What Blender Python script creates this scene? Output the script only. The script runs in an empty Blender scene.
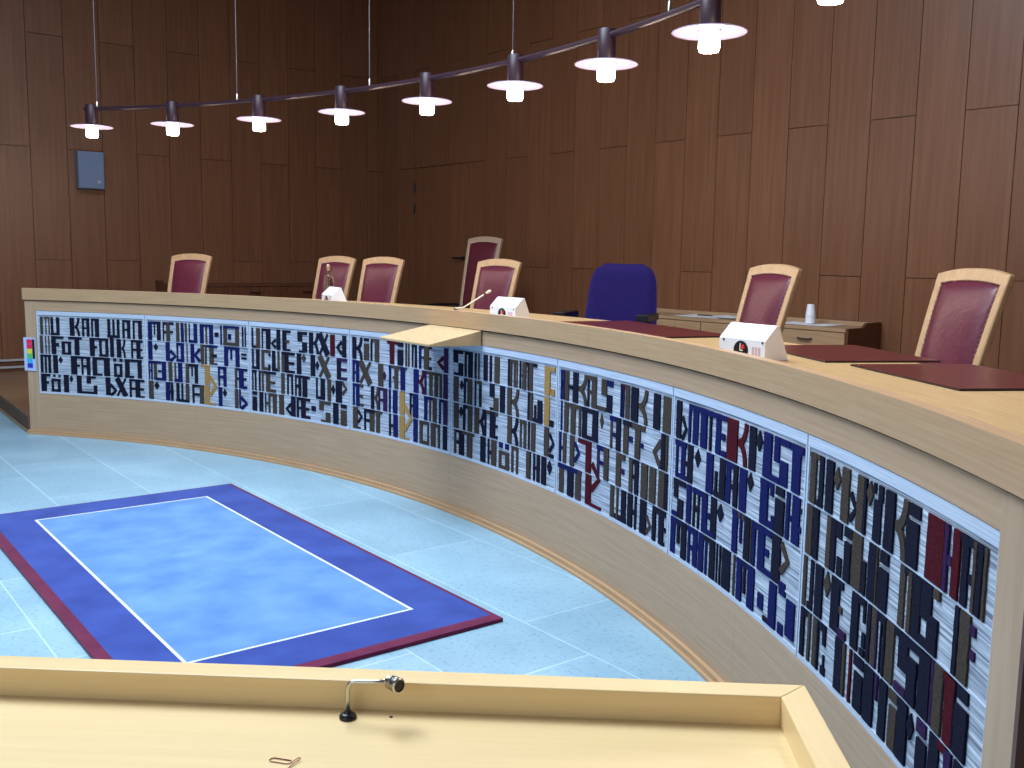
import bpy, bmesh, math, random
from mathutils import Vector, Matrix
random.seed(7)
sc = bpy.context.scene
COL = sc.collection
R_ = math.radians

# ------------------------------------------------------------------ camera
cam_d = bpy.data.cameras.new('camera')
cam = bpy.data.objects.new('camera', cam_d)
COL.objects.link(cam)
PITCH, ROLL = R_(7.41), R_(.89)
fw = Vector((0, math.cos(PITCH), -math.sin(PITCH)))
up = Vector((0, math.sin(PITCH), math.cos(PITCH)))
rt = Vector((1, 0, 0))
rt2 = rt*math.cos(ROLL) + up*math.sin(ROLL)
up2 = -rt*math.sin(ROLL) + up*math.cos(ROLL)
m = Matrix((rt2, up2, -fw)).transposed().to_4x4()
m.translation = (0, 0, 1.35)
cam.matrix_world = m
cam_d.sensor_width = 36
cam_d.lens = 982.6/1024*36
cam_d.clip_start = .02
sc.camera = cam

# ------------------------------------------------------------------ light, world, exposure
sc.view_settings.view_transform = 'Standard'
sc.view_settings.look = 'None'
sc.view_settings.exposure = 0.0
sc.view_settings.gamma = 1.0
sc.view_settings.use_curve_mapping = False
try:
    sc.cycles.use_denoising = True
    sc.cycles.denoiser = 'OPENIMAGEDENOISE'
    sc.cycles.max_bounces = 8
    sc.cycles.sample_clamp_indirect = 4
except Exception:
    pass
w = bpy.data.worlds.new('world'); sc.world = w; w.use_nodes = True
w.node_tree.nodes['Background'].inputs[0].default_value = (.35, .5, .9, 1)
w.node_tree.nodes['Background'].inputs[1].default_value = .3

def area(name, loc, target, sx, sy, power, color, spread=180):
    l = bpy.data.lights.new(name, 'AREA'); l.shape = 'RECTANGLE'
    l.size, l.size_y, l.energy, l.color = sx, sy, power, color
    l.spread = R_(spread)
    o = bpy.data.objects.new(name, l); COL.objects.link(o)
    o.location = loc
    o.rotation_euler = (Vector(target)-Vector(loc)).to_track_quat('-Z', 'Y').to_euler()
    return o
DAY = (.70, .84, 1.0)
area('daylight_rear_window', (-3.6, -3.9, 3.1), (-2.0, 3.5, .5), 5.0, 2.6, 105, DAY)
area('daylight_roof_window', (-1.9, 3.6, 5.1), (-1.7, 3.2, 0), 3.4, 3.0, 630, DAY)
LAMP_POWER = 11.0
LAMP_COLOR = (1.0, .78, .62)

# ------------------------------------------------------------------ helpers
def tag(o, label=None, cat=None, group=None, kind=None):
    if label: o['label'] = label
    if cat: o['category'] = cat
    if group: o['group'] = group
    if kind: o['kind'] = kind
    return o
def empty(name, loc=(0, 0, 0), rz=0, parent=None):
    o = bpy.data.objects.new(name, None); COL.objects.link(o)
    o.location = loc; o.rotation_euler = (0, 0, rz); o.empty_display_size = .1
    if parent: o.parent = parent
    return o
def obj(name, mb, mats, parent=None, smooth=False, loc=None, rz=0):
    me = mb.mesh(name)
    if not isinstance(mats, (list, tuple)): mats = [mats]
    for q in mats: me.materials.append(q)
    for i, p in enumerate(me.polygons):
        p.material_index = mb.mi[i] if i < len(mb.mi) else 0
        p.use_smooth = smooth if smooth in (True, False) else False
    o = bpy.data.objects.new(name, me); COL.objects.link(o)
    if smooth == 'auto':
        for p in me.polygons: p.use_smooth = True
        try: me.set_sharp_from_angle(angle=R_(40))
        except Exception: pass
    if parent: o.parent = parent
    if loc: o.location = loc
    if rz: o.rotation_euler = (0, 0, rz)
    return o
def bevel(o, w=.004, seg=2, ang=35):
    b = o.modifiers.new('bevel', 'BEVEL'); b.width = w; b.segments = seg
    b.limit_method = 'ANGLE'; b.angle_limit = R_(ang); b.harden_normals = False
    return o
class MB:
    """collects faces, with a uv and a tone per face corner"""
    def __init__(s): s.v = []; s.f = []; s.mi = []; s.uv = []; s.tone = []
    def add(s, verts, faces, mi=0, uvs=None, tone=.5):
        n = len(s.v); s.v += [tuple(q) for q in verts]
        for k, f in enumerate(faces):
            s.f.append([n+i for i in f]); s.mi.append(mi)
            s.uv.append([uvs[i] for i in f] if uvs else [(0, 0)]*len(f)); s.tone.append(tone)
    def mesh(s, name):
        me = bpy.data.meshes.new(name); me.from_pydata(s.v, [], s.f)
        me.uv_layers.new(name='UVMap'); me.color_attributes.new('tone', 'FLOAT_COLOR', 'CORNER'); i = 0
        ul = me.uv_layers['UVMap']; ca = me.color_attributes['tone']
        for fu, t in zip(s.uv, s.tone):
            for q in fu:
                ul.data[i].uv = q; ca.data[i].color = (t, t, t, 1); i += 1
        me.update()
        return me
    def box(s, x0, x1, y0, y1, z0, z1, mi=0, tone=.5, M=None):
        v = [Vector((x, y, z)) for z in (z0, z1) for y in (y0, y1) for x in (x0, x1)]
        if M: v = [M @ q for q in v]
        s.add(v, [(0, 2, 3, 1), (4, 5, 7, 6), (0, 1, 5, 4), (2, 6, 7, 3), (0, 4, 6, 2), (1, 3, 7, 5)], mi, None, tone)
        return s
    def prism(s, poly, z0, z1, mi=0, M=None, tone=.5):
        """poly (counter-clockwise) in xy, lifted z0..z1"""
        n = len(poly)
        v = [Vector((x, y, z0)) for x, y in poly] + [Vector((x, y, z1)) for x, y in poly]
        if M: v = [M @ q for q in v]
        s.add(v, [tuple(range(n-1, -1, -1)), tuple(range(n, 2*n))] + [(i, (i+1) % n, n+(i+1) % n, n+i) for i in range(n)], mi, None, tone)
        return s
    def lathe(s, prof, n=24, mi=0, M=None, cap=True):
        """prof list of (r,z)"""
        v = []
        for r, z in prof:
            for k in range(n):
                a = 2*math.pi*k/n; v.append(Vector((r*math.cos(a), r*math.sin(a), z)))
        if M: v = [M @ q for q in v]
        f = []
        for j in range(len(prof)-1):
            for k in range(n):
                f.append((j*n+k, j*n+(k+1) % n, (j+1)*n+(k+1) % n, (j+1)*n+k))
        if cap:
            f.append(tuple(range(n-1, -1, -1))); f.append(tuple((len(prof)-1)*n+k for k in range(n)))
        s.add(v, f, mi); return s
    def tube(s, pts, r, n=10, mi=0, M=None):
        pts = [Vector(p) for p in pts]
        rs = r if isinstance(r, (list, tuple)) else [r]*len(pts)
        v = []; f = []; prev = None
        for i, p in enumerate(pts):
            d = (pts[min(i+1, len(pts)-1)] - pts[max(i-1, 0)]).normalized()
            if prev is None:
                a = Vector((0, 0, 1)) if abs(d.z) < .9 else Vector((1, 0, 0))
                prev = d.cross(a).normalized()
            u = (prev - d*prev.dot(d)).normalized(); w_ = d.cross(u); prev = u
            for k in range(n):
                t = 2*math.pi*k/n
                v.append(p + (u*math.cos(t)+w_*math.sin(t))*rs[i])
        if M: v = [M @ q for q in v]
        for i in range(len(pts)-1):
            for k in range(n):
                f.append((i*n+k, i*n+(k+1) % n, (i+1)*n+(k+1) % n, (i+1)*n+k))
        f.append(tuple(range(n-1, -1, -1))); f.append(tuple((len(pts)-1)*n+k for k in range(n)))
        s.add(v, f, mi); return s
    def arc(s, r0, r1, z0, z1, t0, t1, mi=0, step=1.0, seams=None):
        """a curved bar about the desk centre; angles in degrees; uv = (arc length, z)"""
        n = max(1, int(round(abs(t1-t0)/step)))
        for part in range(1):
            v = []; uv = []
            for i in range(n+1):
                t = R_(t0+(t1-t0)*i/n); c, q = math.cos(t), math.sin(t)
                for (r, z) in ((r0, z0), (r1, z0), (r1, z1), (r0, z1)):
                    v.append((CX+r*c, CY+r*q, z)); 
                    uv.append((math.radians(t0+(t1-t0)*i/n)*5.5, z if r == r0 else z+(r-r0)))
            f = []
            for i in range(n):
                for k in range(4):
                    a, b = i*4+k, i*4+(k+1) % 4
                    f.append((a, a+4, b+4, b) if t1 > t0 else (a, b, b+4, a+4))
            f.append((0, 1, 2, 3)); e = n*4; f.append((e+3, e+2, e+1, e))
            s.add(v, f, mi, uv)
        return s
CX, CY = -4.693, 1.742            # centre of the round of the curved desk
def pol(t, r, z=0):
    t = R_(t); return Vector((CX+r*math.cos(t), CY+r*math.sin(t), z))

# ------------------------------------------------------------------ materials
def mat(name, col=(.5, .5, .5), rough=.5, metal=0, spec=.5, emit=None, es=0, alpha=1, trans=0, ior=1.45, coat=0):
    m_ = bpy.data.materials.new(name); m_.use_nodes = True
    b = m_.node_tree.nodes['Principled BSDF']
    b.inputs['Base Color'].default_value = (*col, 1)
    b.inputs['Roughness'].default_value = rough
    b.inputs['Metallic'].default_value = metal
    b.inputs['Specular IOR Level'].default_value = spec
    b.inputs['IOR'].default_value = ior
    b.inputs['Transmission Weight'].default_value = trans
    b.inputs['Coat Weight'].default_value = coat
    if emit:
        b.inputs['Emission Color'].default_value = (*emit, 1); b.inputs['Emission Strength'].default_value = es
    return m_
def nt(m_): return m_.node_tree.nodes, m_.node_tree.links, m_.node_tree.nodes['Principled BSDF']
def ramp(N, stops):
    r = N.new('ShaderNodeValToRGB'); e = r.color_ramp.elements
    while len(e) < len(stops): e.new(.5)
    for q, (p, c) in zip(e, stops): q.position = p; q.color = (*c, 1)
    return r
def noisy(name, c1, c2, scale=(1, 1, 1), nscale=8, rough=.5, coord='Object', spec=.5, bump=0, detail=5, lo=.3, hi=.7, tone=0, coat=0):
    m_ = mat(name, c1, rough, spec=spec, coat=coat); N, L, b = nt(m_)
    tc = N.new('ShaderNodeTexCoord'); mp = N.new('ShaderNodeMapping'); mp.inputs['Scale'].default_value = scale
    nz = N.new('ShaderNodeTexNoise'); nz.inputs['Scale'].default_value = nscale; nz.inputs['Detail'].default_value = detail
    L.new(tc.outputs[coord], mp.inputs[0]); L.new(mp.outputs[0], nz.inputs['Vector'])
    r = ramp(N, [(lo, c1), (hi, c2)]); L.new(nz.outputs['Fac'], r.inputs[0])
    out = r.outputs[0]
    if tone:
        at = N.new('ShaderNodeAttribute'); at.attribute_name = 'tone'
        ad = N.new('ShaderNodeVectorMath'); ad.operation = 'MULTIPLY_ADD'
        L.new(at.outputs['Color'], ad.inputs[0]); ad.inputs[1].default_value = (7, 7, 7); L.new(mp.outputs[0], ad.inputs[2])
        L.new(ad.outputs[0], nz.inputs['Vector'])
        mr = N.new('ShaderNodeMapRange'); mr.inputs['To Min'].default_value = 1-tone; mr.inputs['To Max'].default_value = 1+tone
        L.new(at.outputs['Fac'], mr.inputs[0])
        mx = N.new('ShaderNodeVectorMath'); mx.operation = 'SCALE'
        L.new(out, mx.inputs[0]); L.new(mr.outputs[0], mx.inputs['Scale']); out = mx.outputs[0]
    L.new(out, b.inputs['Base Color'])
    if bump:
        bp = N.new('ShaderNodeBump'); bp.inputs['Strength'].default_value = bump; bp.inputs['Distance'].default_value = .01
        L.new(nz.outputs['Fac'], bp.inputs['Height']); L.new(bp.outputs[0], b.inputs['Normal'])
    return m_
OAK1, OAK2 = (.45, .275, .145), (.53, .34, .19)
M = {}
M['oak_arc'] = noisy('oak veneer along the curve', OAK1, OAK2, (1.2, 45, 1), 3, .38, 'UV', detail=6)
M['oak_arc2'] = noisy('oak veneer panel', (.44, .28, .165), (.52, .345, .215), (1.0, 30, 1), 3, .45, 'UV', detail=6)
M['oak_x'] = noisy('oak along x', (.80, .575, .28), (.86, .64, .335), (1.5, 40, 40), 2.2, .33, detail=6, lo=.2, hi=.8)
M['oak_y'] = noisy('oak along y', (.80, .575, .28), (.86, .64, .335), (40, 1.5, 40), 2.2, .33, detail=6, lo=.2, hi=.8)
M['oak_z'] = noisy('oak chair frame', (.42, .26, .135), (.51, .34, .185), (40, 40, 3), 2.2, .38, detail=5)
M['oak_ledge'] = noisy('oak ledge', (.50, .36, .19), (.56, .41, .23), (20, 3, 20), 2.2, .4)
M['oak_top'] = noisy('oak desk top', (.52, .34, .15), (.66, .46, .23), (1.4, 50, 1), 3, .25, 'UV', detail=6)
M['oak_box'] = noisy('oak sideboard front', (.33, .21, .115), (.42, .28, .16), (3, 3, 40), 2, .45)
M['dark_wood'] = noisy('dark red brown wood', (.085, .03, .014), (.14, .052, .025), (30, 30, 2.5), 2, .4)
M['wall'] = noisy('wall veneer planks', (.152, .060, .027), (.197, .083, .040), (20, 20, .8), 1.8, .42, detail=7, lo=.32, hi=.68, tone=.07)
M['groove'] = mat('plank groove', (.035, .017, .010), .9)
M['platform'] = noisy('platform wood', (.20, .11, .055), (.28, .165, .09), (3, 30, 3), 2, .4)
M['white'] = mat('white painted steel', (.82, .82, .85), .35)
M['black'] = mat('black plastic', (.01, .01, .012), .35)
M['leather'] = noisy('burgundy leather', (.088, .012, .027), (.12, .018, .038), (1, 1, 1), 40, .36, bump=.15)
M['pad'] = noisy('burgundy desk pad leather', (.072, .009, .011), (.10, .014, .016), (1, 1, 1), 60, .28, bump=.05)
M['brass'] = mat('brass nail heads', (.35, .25, .2), .3, .8)
M['steel'] = mat('brushed steel', (.55, .52, .46), .28, 1)
M['cream'] = mat('cream lacquered metal', (.78, .72, .6), .35)
M['paper'] = mat('white paper', (.8, .82, .86), .6)

# ------------------------------------------------------------------ room
zu = Vector((0, 0, 1))
CORN = Vector((-1.689, 12.322, 0))
dL = Vector((math.sin(R_(52.3)), math.cos(R_(52.3)), 0))       # left wall, towards the corner
dB = Vector((math.sin(R_(-39.5)), math.cos(R_(-39.5)), 0))     # back wall, towards the corner
HC = 5.2
LW_LEN, BW_LEN = 12.4, 14.3
def wallM(o, ax, out):                      # local x along ax, local y outwards (away from the room), z up
    return Matrix((ax, out, zu)).transposed().to_4x4(), o
def place(o, origin, ax):
    o.matrix_world = Matrix.Translation(origin) @ Matrix((ax, zu.cross(ax), zu)).transposed().to_4x4()
PW, GAP = .3435, .005
def plank_wall(name, length, off, phase, holes=()):
    """local x runs along the wall, the room is at -y for the sign given by off"""
    mb = MB(); s = off
    mb.box(-.3, length+.3, .02, .16, 0, HC, 1)
    x = (phase % PW)-PW; k = int(math.floor((phase-PW)/PW)) + 1000
    i = 0
    while x < length:
        x0, x1 = max(x, 0), min(x+PW, length)
        par = (round((x-phase)/PW)) % 2
        cuts = [0, 1.242, 3.445, HC] if par else [0, 2.352, 4.56, HC]
        if x1-x0 > .02:
            for a, b in zip(cuts[:-1], cuts[1:]):
                segs = [(x0, x1)]
                for h0, h1, hz0, hz1 in holes:
                    if b <= hz1+.01 or a < hz1-.02:
                        new = []
                        for p, q in segs:
                            if q <= h0 or p >= h1: new.append((p, q)); continue
                            if p < h0: new.append((p, h0))
                            if q > h1: new.append((h1, q))
                            if b > hz1+.02: mb.box(max(p, h0)+GAP/2, min(q, h1)-GAP/2, 0, .02, max(a, hz1)+GAP/2, b-GAP/2, 0, random.random())
                            if a < hz0-.02: mb.box(max(p, h0)+GAP/2, min(q, h1)-GAP/2, 0, .02, a+GAP/2, min(b, hz0)-GAP/2, 0, random.random())
                        segs = new
                for p, q in segs:
                    if q-p > .02: mb.box(p+GAP/2, q-GAP/2, 0, .02, a+GAP/2, b-GAP/2, 0, random.random())
        x += PW
    return mb
# left wall: origin at its far left end, x towards the corner (room is on the -y side)
ol = CORN - dL*LW_LEN
o = obj('wall_left', plank_wall('wall_left', LW_LEN, 1, LW_LEN % PW + .05 - .2), [M['wall'], M['groove']]); tag(o, kind='structure')
place(o, ol, dL)
# back wall: origin at the corner, x away from it (room is on the -y side); the measured seams sit at 4.227 + n * PW
DOOR = (.806, 1.836)
o = obj('wall_back', plank_wall('wall_back', BW_LEN, 1, 4.227+PW, [(DOOR[0], DOOR[1], 0, 2.352)]), [M['wall'], M['groove']]); tag(o, kind='structure')
place(o, CORN, -dB)
# the two walls behind the camera, with their windows
WIN = mat('window pane glass', (.9, .95, 1), .02, trans=1)
def window_wall(name, origin, ax, length, wins):
    mb = MB(); edges = [0]
    for x0, x1 in wins: edges += [x0, x1]
    edges.append(length)
    for i in range(0, len(edges), 2): mb.box(edges[i], edges[i+1], 0, .2, 0, HC)
    for x0, x1 in wins:
        mb.box(x0, x1, 0, .2, 0, 1.7); mb.box(x0, x1, 0, .2, 4.5, HC)
    o = obj(name, mb, noisy(name+' plaster', (.42, .36, .3), (.5, .43, .36), (1, 1, 1), 3, .8)); tag(o, kind='structure')
    place(o, origin, ax)
    return o
right_end = CORN - dB*BW_LEN
rear_end = right_end - dL*LW_LEN
window_wall('wall_rear', right_end, -dL, LW_LEN, [(2.5, 5.1), (5.6, 8.2), (8.7, 11.3)])
window_wall('wall_right', rear_end, dB, BW_LEN, [(2.0, 5.0)])
wn = 0
for org, ax, wins in ((right_end, -dL, [(2.5, 5.1), (5.6, 8.2), (8.7, 11.3)]), (rear_end, dB, [(2.0, 5.0)])):
    for x0, x1 in wins:
        wn += 1
        r = empty('window_%d' % wn); tag(r, kind='structure'); place(r, org, ax)
        fm = MB()
        for a, b, c, d in ((x0, x1, 1.7, 1.78), (x0, x1, 4.42, 4.5), (x0, x0+.08, 1.78, 4.42), (x1-.08, x1, 1.78, 4.42), ((x0+x1)/2-.03, (x0+x1)/2+.03, 1.78, 4.42)):
            fm.box(a, b, .05, .13, c, d)
        obj('window_frame', fm, M['oak_box'], r)
        gm = MB(); gm.box(x0+.08, x1-.08, .085, .095, 1.78, 4.42); obj('pane', gm, WIN, r)
P4 = [(CORN.x, CORN.y), (ol.x, ol.y), (rear_end.x, rear_end.y), (right_end.x, right_end.y)]
mb = MB(); mb.prism(P4, HC, HC+.2)
tag(obj('ceiling', mb, mat('white ceiling', (.30, .27, .25), .9)), kind='structure')

# stone floor: slabs in courses .49 m wide laid along the rug
def stone():
    m_ = mat('pale blue grey stone slabs', (.5, .6, .65), .3); N, L, b = nt(m_)
    tc = N.new('ShaderNodeTexCoord')
    mp = N.new('ShaderNodeMapping'); mp.vector_type = 'POINT'
    mp.inputs['Location'].default_value = (.2, .235, 0); mp.inputs['Rotation'].default_value = (0, 0, R_(-(90+37.73)))   # x along the courses
    L.new(tc.outputs['Object'], mp.inputs[0])
    br = N.new('ShaderNodeTexBrick'); br.offset = .37; br.inputs['Scale'].default_value = 1
    br.inputs['Brick Width'].default_value = .98; br.inputs['Row Height'].default_value = .49
    br.inputs['Mortar Size'].default_value = .0045; br.inputs['Mortar Smooth'].default_value = .6
    br.inputs['Color1'].default_value = (.27, .44, .545, 1); br.inputs['Color2'].default_value = (.315, .50, .61, 1)
    br.inputs['Mortar'].default_value = (.47, .66, .77, 1)
    L.new(mp.outputs[0], br.inputs['Vector'])
    nz = N.new('ShaderNodeTexNoise'); nz.inputs['Scale'].default_value = 2.2; nz.inputs['Detail'].default_value = 9; nz.inputs['Roughness'].default_value = .65
    L.new(mp.outputs[0], nz.inputs['Vector'])
    r = ramp(N, [(.3, (.80, .83, .86)), (.7, (1.1, 1.08, 1.06))]); L.new(nz.outputs['Fac'], r.inputs[0])
    n2 = N.new('ShaderNodeTexNoise'); n2.inputs['Scale'].default_value = 55; n2.inputs['Detail'].default_value = 3
    L.new(mp.outputs[0], n2.inputs['Vector'])
    r2 = ramp(N, [(.30, (.72, .76, .8)), (.45, (1, 1, 1))]); L.new(n2.outputs['Fac'], r2.inputs[0])
    m1 = N.new('ShaderNodeVectorMath'); m1.operation = 'MULTIPLY'; m2 = N.new('ShaderNodeVectorMath'); m2.operation = 'MULTIPLY'
    L.new(br.outputs['Color'], m1.inputs[0]); L.new(r.outputs[0], m1.inputs[1]); L.new(m1.outputs[0], m2.inputs[0]); L.new(r2.outputs[0], m2.inputs[1])
    L.new(m2.outputs[0], b.inputs['Base Color'])
    mr = N.new('ShaderNodeMapRange'); mr.inputs['To Min'].default_value = .25; mr.inputs['To Max'].default_value = .5
    L.new(nz.outputs['Fac'], mr.inputs[0]); L.new(mr.outputs[0], b.inputs['Roughness'])
    return m_
mb = MB(); mb.prism(P4, -.12, 0)
tag(obj('floor', mb, stone()), kind='structure')

# raised floor behind the desk, two steps
END = pol(78.1, 5.52)
sd = Vector((-.587, .81, 0)).normalized()
q1 = END + sd*2.93
lo = [pol(t, 5.60) for t in range(-8, 79, 3)] + [pol(78.1, 5.56)] + [END + sd*.02]
lower = [(p.x, p.y) for p in lo] + [(q1.x, q1.y), (CORN.x-dL.x*.05, CORN.y-dL.y*.05)]
rb = CORN - dB*(BW_LEN-.05)
pr = pol(-8, 5.6)
rb0 = right_end - dL*1.2
lower += [(right_end.x+.0, right_end.y+.05), (rb0.x, rb0.y)]
mb = MB(); mb.prism(lower, 0, .13)
o = obj('platform', mb, M['platform']); tag(o, kind='structure')
# step front: dark riser strip and pale foot line along the open left end
ang = math.atan2(sd.y, sd.x)
mb = MB(); mb.box(.05, 2.85, .0, .006, .006, .112); o = obj('trim_1', mb, noisy('step riser wood', (.10, .05, .025), (.15, .08, .04), (3, 30, 30), 2, .6), loc=(END.x, END.y, 0), rz=ang); tag(o, kind='structure')
mb = MB(); mb.box(.0, 2.85, .006, .018, 0, .018); o = obj('trim_2', mb, M['oak_box'], loc=(END.x, END.y, 0), rz=ang); tag(o, kind='structure')
# upper level that the chairs stand on
e0 = pol(71, 9.8)
uppr = [(p.x, p.y) for p in [pol(t, 6.45) for t in range(-8, 72, 3)]] + [(e0.x, e0.y), (CORN.x-dL.x*2.8-dB.x*.05, CORN.y-dL.y*2.8-.1), (CORN.x-.02, CORN.y-.06), (right_end.x, right_end.y+.06), (rb0.x, rb0.y)]
mb = MB(); mb.prism(uppr, .131, .30); o = obj('platform', mb, M['platform']); tag(o, kind='structure')
# pale double skirting at the foot of the left wall
mb = MB(); mb.box(0, LW_LEN-3.85, -.014, 0, .13, .225, 1); mb.box(0, LW_LEN-3.85, -.03, 0, .165, .185, 0); mb.box(0, LW_LEN-3.85, -.03, 0, .235, .255, 0)
o = obj('baseboard_left', mb, [mat('pale grey skirting rail', (.42, .42, .45), .4), M['dark_wood']]); tag(o, kind='structure'); place(o, ol+Vector((0, 0, 0)), dL)

# door in the back wall
dr = empty('door_1'); tag(dr, kind='structure'); place(dr, CORN, -dB)
mb = MB()
for i in range(3):
    a = DOOR[0]+i*PW; mb.box(a+GAP/2, a+PW-GAP/2, .0, .02, .306, 2.346, 0, random.random())
obj('door_leaf', mb, [M['wall']], dr)
for z in (2.124, 1.881):
    h = MB(); h.tube([(DOOR[0]-.001, -.008, z-.055), (DOOR[0]-.001, -.008, z+.055)], .011, 10); h.box(DOOR[0]-.02, DOOR[0]+.02, -.004, .001, z-.05, z+.05)
    obj('hinge', h, M['black'], dr)
h = MB(); h.lathe([(.026, 0), (.026, .008), (.012, .01), (.012, .05)], 16, M=Matrix.Translation((1.78, -.0, 1.32)) @ Matrix.Rotation(R_(90), 4, 'X'))
h.tube([(1.78, -.045, 1.32), (1.72, -.05, 1.32), (1.64, -.05, 1.318)], .011, 10)
obj('door_handle', h, M['black'], dr)

# ------------------------------------------------------------------ the curved desk
RD = 5.513
T0, T1 = -2.75, 78.06
desk = empty('curved_desk', pol(37, 5.9, 0).to_tuple()); DL = desk.location.copy()
tag(desk, 'long curved oak desk with a broad cap band and a lettered textile front', 'desk')
def dpart(name, mb, mats, smooth=False):
    o = obj(name, mb, mats, smooth=smooth); o.data.transform(Matrix.Translation(-DL)); o.parent = desk; return o
SEAM = [T0, 24.5, 50.1, T1]
mb = MB()
for a, b in zip(SEAM[:-1], SEAM[1:]): mb.arc(RD-.012, RD+.012, .985, 1.068, a+.004, b-.004)
dpart('cap_band', mb, M['oak_arc'])
mb = MB(); mb.arc(RD+.012, RD+.03, 1.0, 1.0675, T0, T1); dpart('cap_lip', mb, M['oak_arc'])
mb = MB(); mb.arc(RD+.004, RD+.022, .978, .985, T0, T1); dpart('shadow_gap', mb, M['dark_wood'])
SE2 = [-1.55, 24.5, 50.1, 77.06]
mb = MB()
for a, b in zip(SE2[:-1], SE2[1:]): mb.arc(RD, RD+.03, .908, .978, a+.004, b-.004)
dpart('upper_panel', mb, M['oak_arc2'])
mb = MB()
SE3 = [-1.55, 12.2, 37.6, 62.5, 77.06]
for a, b in zip(SE3[:-1], SE3[1:]): mb.arc(RD, RD+.03, .03, .301, a+.004, b-.004)
dpart('lower_panel', mb, M['oak_arc2'])
mb = MB(); mb.arc(RD+.03, RD+.05, .03, .98, -2.58, T1); dpart('backing_panel', mb, M['dark_wood'])
mb = MB(); mb.arc(RD-.016, RD+.03, 0, .03, -2.58, T1); mb.arc(RD-.03, RD+.03, 0, .012, -2.58, T1); dpart('plinth', mb, M['oak_arc'])
for a, b in ((-2.58, -1.55), (77.06, 77.96)):
    mb = MB(); mb.arc(RD-.001, RD+.03, .03, .978, a, b); dpart('end_post', mb, noisy('oak post', (.44, .29, .18), (.52, .355, .225), (14, 14, 1), 3, .45))
mb = MB(); mb.arc(RD+.03, 6.15, 1.003, 1.03, T0, T1); dpart('desk_top', mb, M['oak_top'])
for t, b in ((T0, 1), (T1, -1)):
    mb = MB(); mb.arc(RD+.031, 6.12, .132, 1.003, t+b*.01, t+b*.35); dpart('end_panel', mb, M['dark_wood'])
mb = MB(); mb.arc(RD-.001, 6.12, .0, .985, -2.585, -2.72); dpart('end_panel', mb, M['dark_wood'])
for t in (15, 31, 47, 63):
    mb = MB(); mb.arc(RD+.051, 6.06, .132, 1.003, t, t+.25); dpart('support_panel', mb, M['dark_wood'])
# sloping ledge in front of the desk
A_, B_ = pol(39.5, RD-.012), pol(34.5, RD-.012)
ux = (B_-A_).normalized(); uy = Vector((ux.y, -ux.x, 0));
mid = (A_+B_)/2
if uy.dot(Vector((CX, CY, 0))-mid) < 0: uy = -uy
wl = (B_-A_).length; D_ = .305
v = []
for s in (0, 1):
    p = A_+ux*wl*s + (-uy*.006)
    for d, z in ((0, .905), (D_, .914), (D_, .926), (0, .982)): v.append(p+uy*d+zu*z)
mb = MB(); mb.add(v, [(0, 1, 2, 3), (7, 6, 5, 4), (0, 4, 5, 1), (1, 5, 6, 2), (2, 6, 7, 3), (3, 7, 4, 0)])
o = dpart('sloping_ledge', mb, M['oak_ledge']); tag(o, 'small pale sloping ledge')
bevel(o, .002, 1)

# ------------------------------------------------------------------ the tapestry on the desk front
tp = empty('tapestry', pol(37.4, RD-.01, .3).to_tuple()); TL = tp.location.copy()
tag(tp, 'woven tapestry of dark blocky letters on pale ground along the curved desk front', 'tapestry')
def weave():
    m_ = mat('pale streaked weave', (.6, .7, .9), .9, spec=.1); N, L, b = nt(m_)
    tc = N.new('ShaderNodeTexCoord'); mp = N.new('ShaderNodeMapping'); mp.inputs['Scale'].default_value = (2.2, 95, 1)
    L.new(tc.outputs['UV'], mp.inputs[0])
    nz = N.new('ShaderNodeTexNoise'); nz.inputs['Scale'].default_value = 1.6; nz.inputs['Detail'].default_value = 5; nz.inputs['Roughness'].default_value = .6
    L.new(mp.outputs[0], nz.inputs['Vector'])
    r = ramp(N, [(.30, (.09, .10, .15)), (.43, (.27, .31, .38)), (.57, (.50, .56, .66)), (.72, (.74, .79, .86))]); L.new(nz.outputs['Fac'], r.inputs[0])
    L.new(r.outputs[0], b.inputs['Base Color'])
    bp = N.new('ShaderNodeBump'); bp.inputs['Strength'].default_value = .3; bp.inputs['Distance'].default_value = .004
    L.new(nz.outputs['Fac'], bp.inputs['Height']); L.new(bp.outputs[0], b.inputs['Normal'])
    return m_
W_G = weave()
W_B = noisy('pale woven border', (.42, .49, .62), (.60, .67, .78), (2, 120, 1), 2, .9, 'UV', spec=.1)
W_S = mat('pale woven seam', (.48, .55, .68), .9, spec=.1)
def pile(name, c):
    d = tuple(q*.55 for q in c); return noisy('woven '+name, d, c, (60, 160, 1), 1.2, .95, 'UV', spec=.08, detail=2)
LET = [pile('navy black', (.014, .015, .034)), pile('blue', (.013, .017, .115)), pile('brown grey', (.080, .060, .050)), pile('dark red', (.09, .010, .018)),
       pile('mustard', (.46, .27, .09)), pile('violet', (.045, .02, .08))]
CI = dict(n=3, b=4, k=5, r=6, g=7, p=8)
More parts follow.
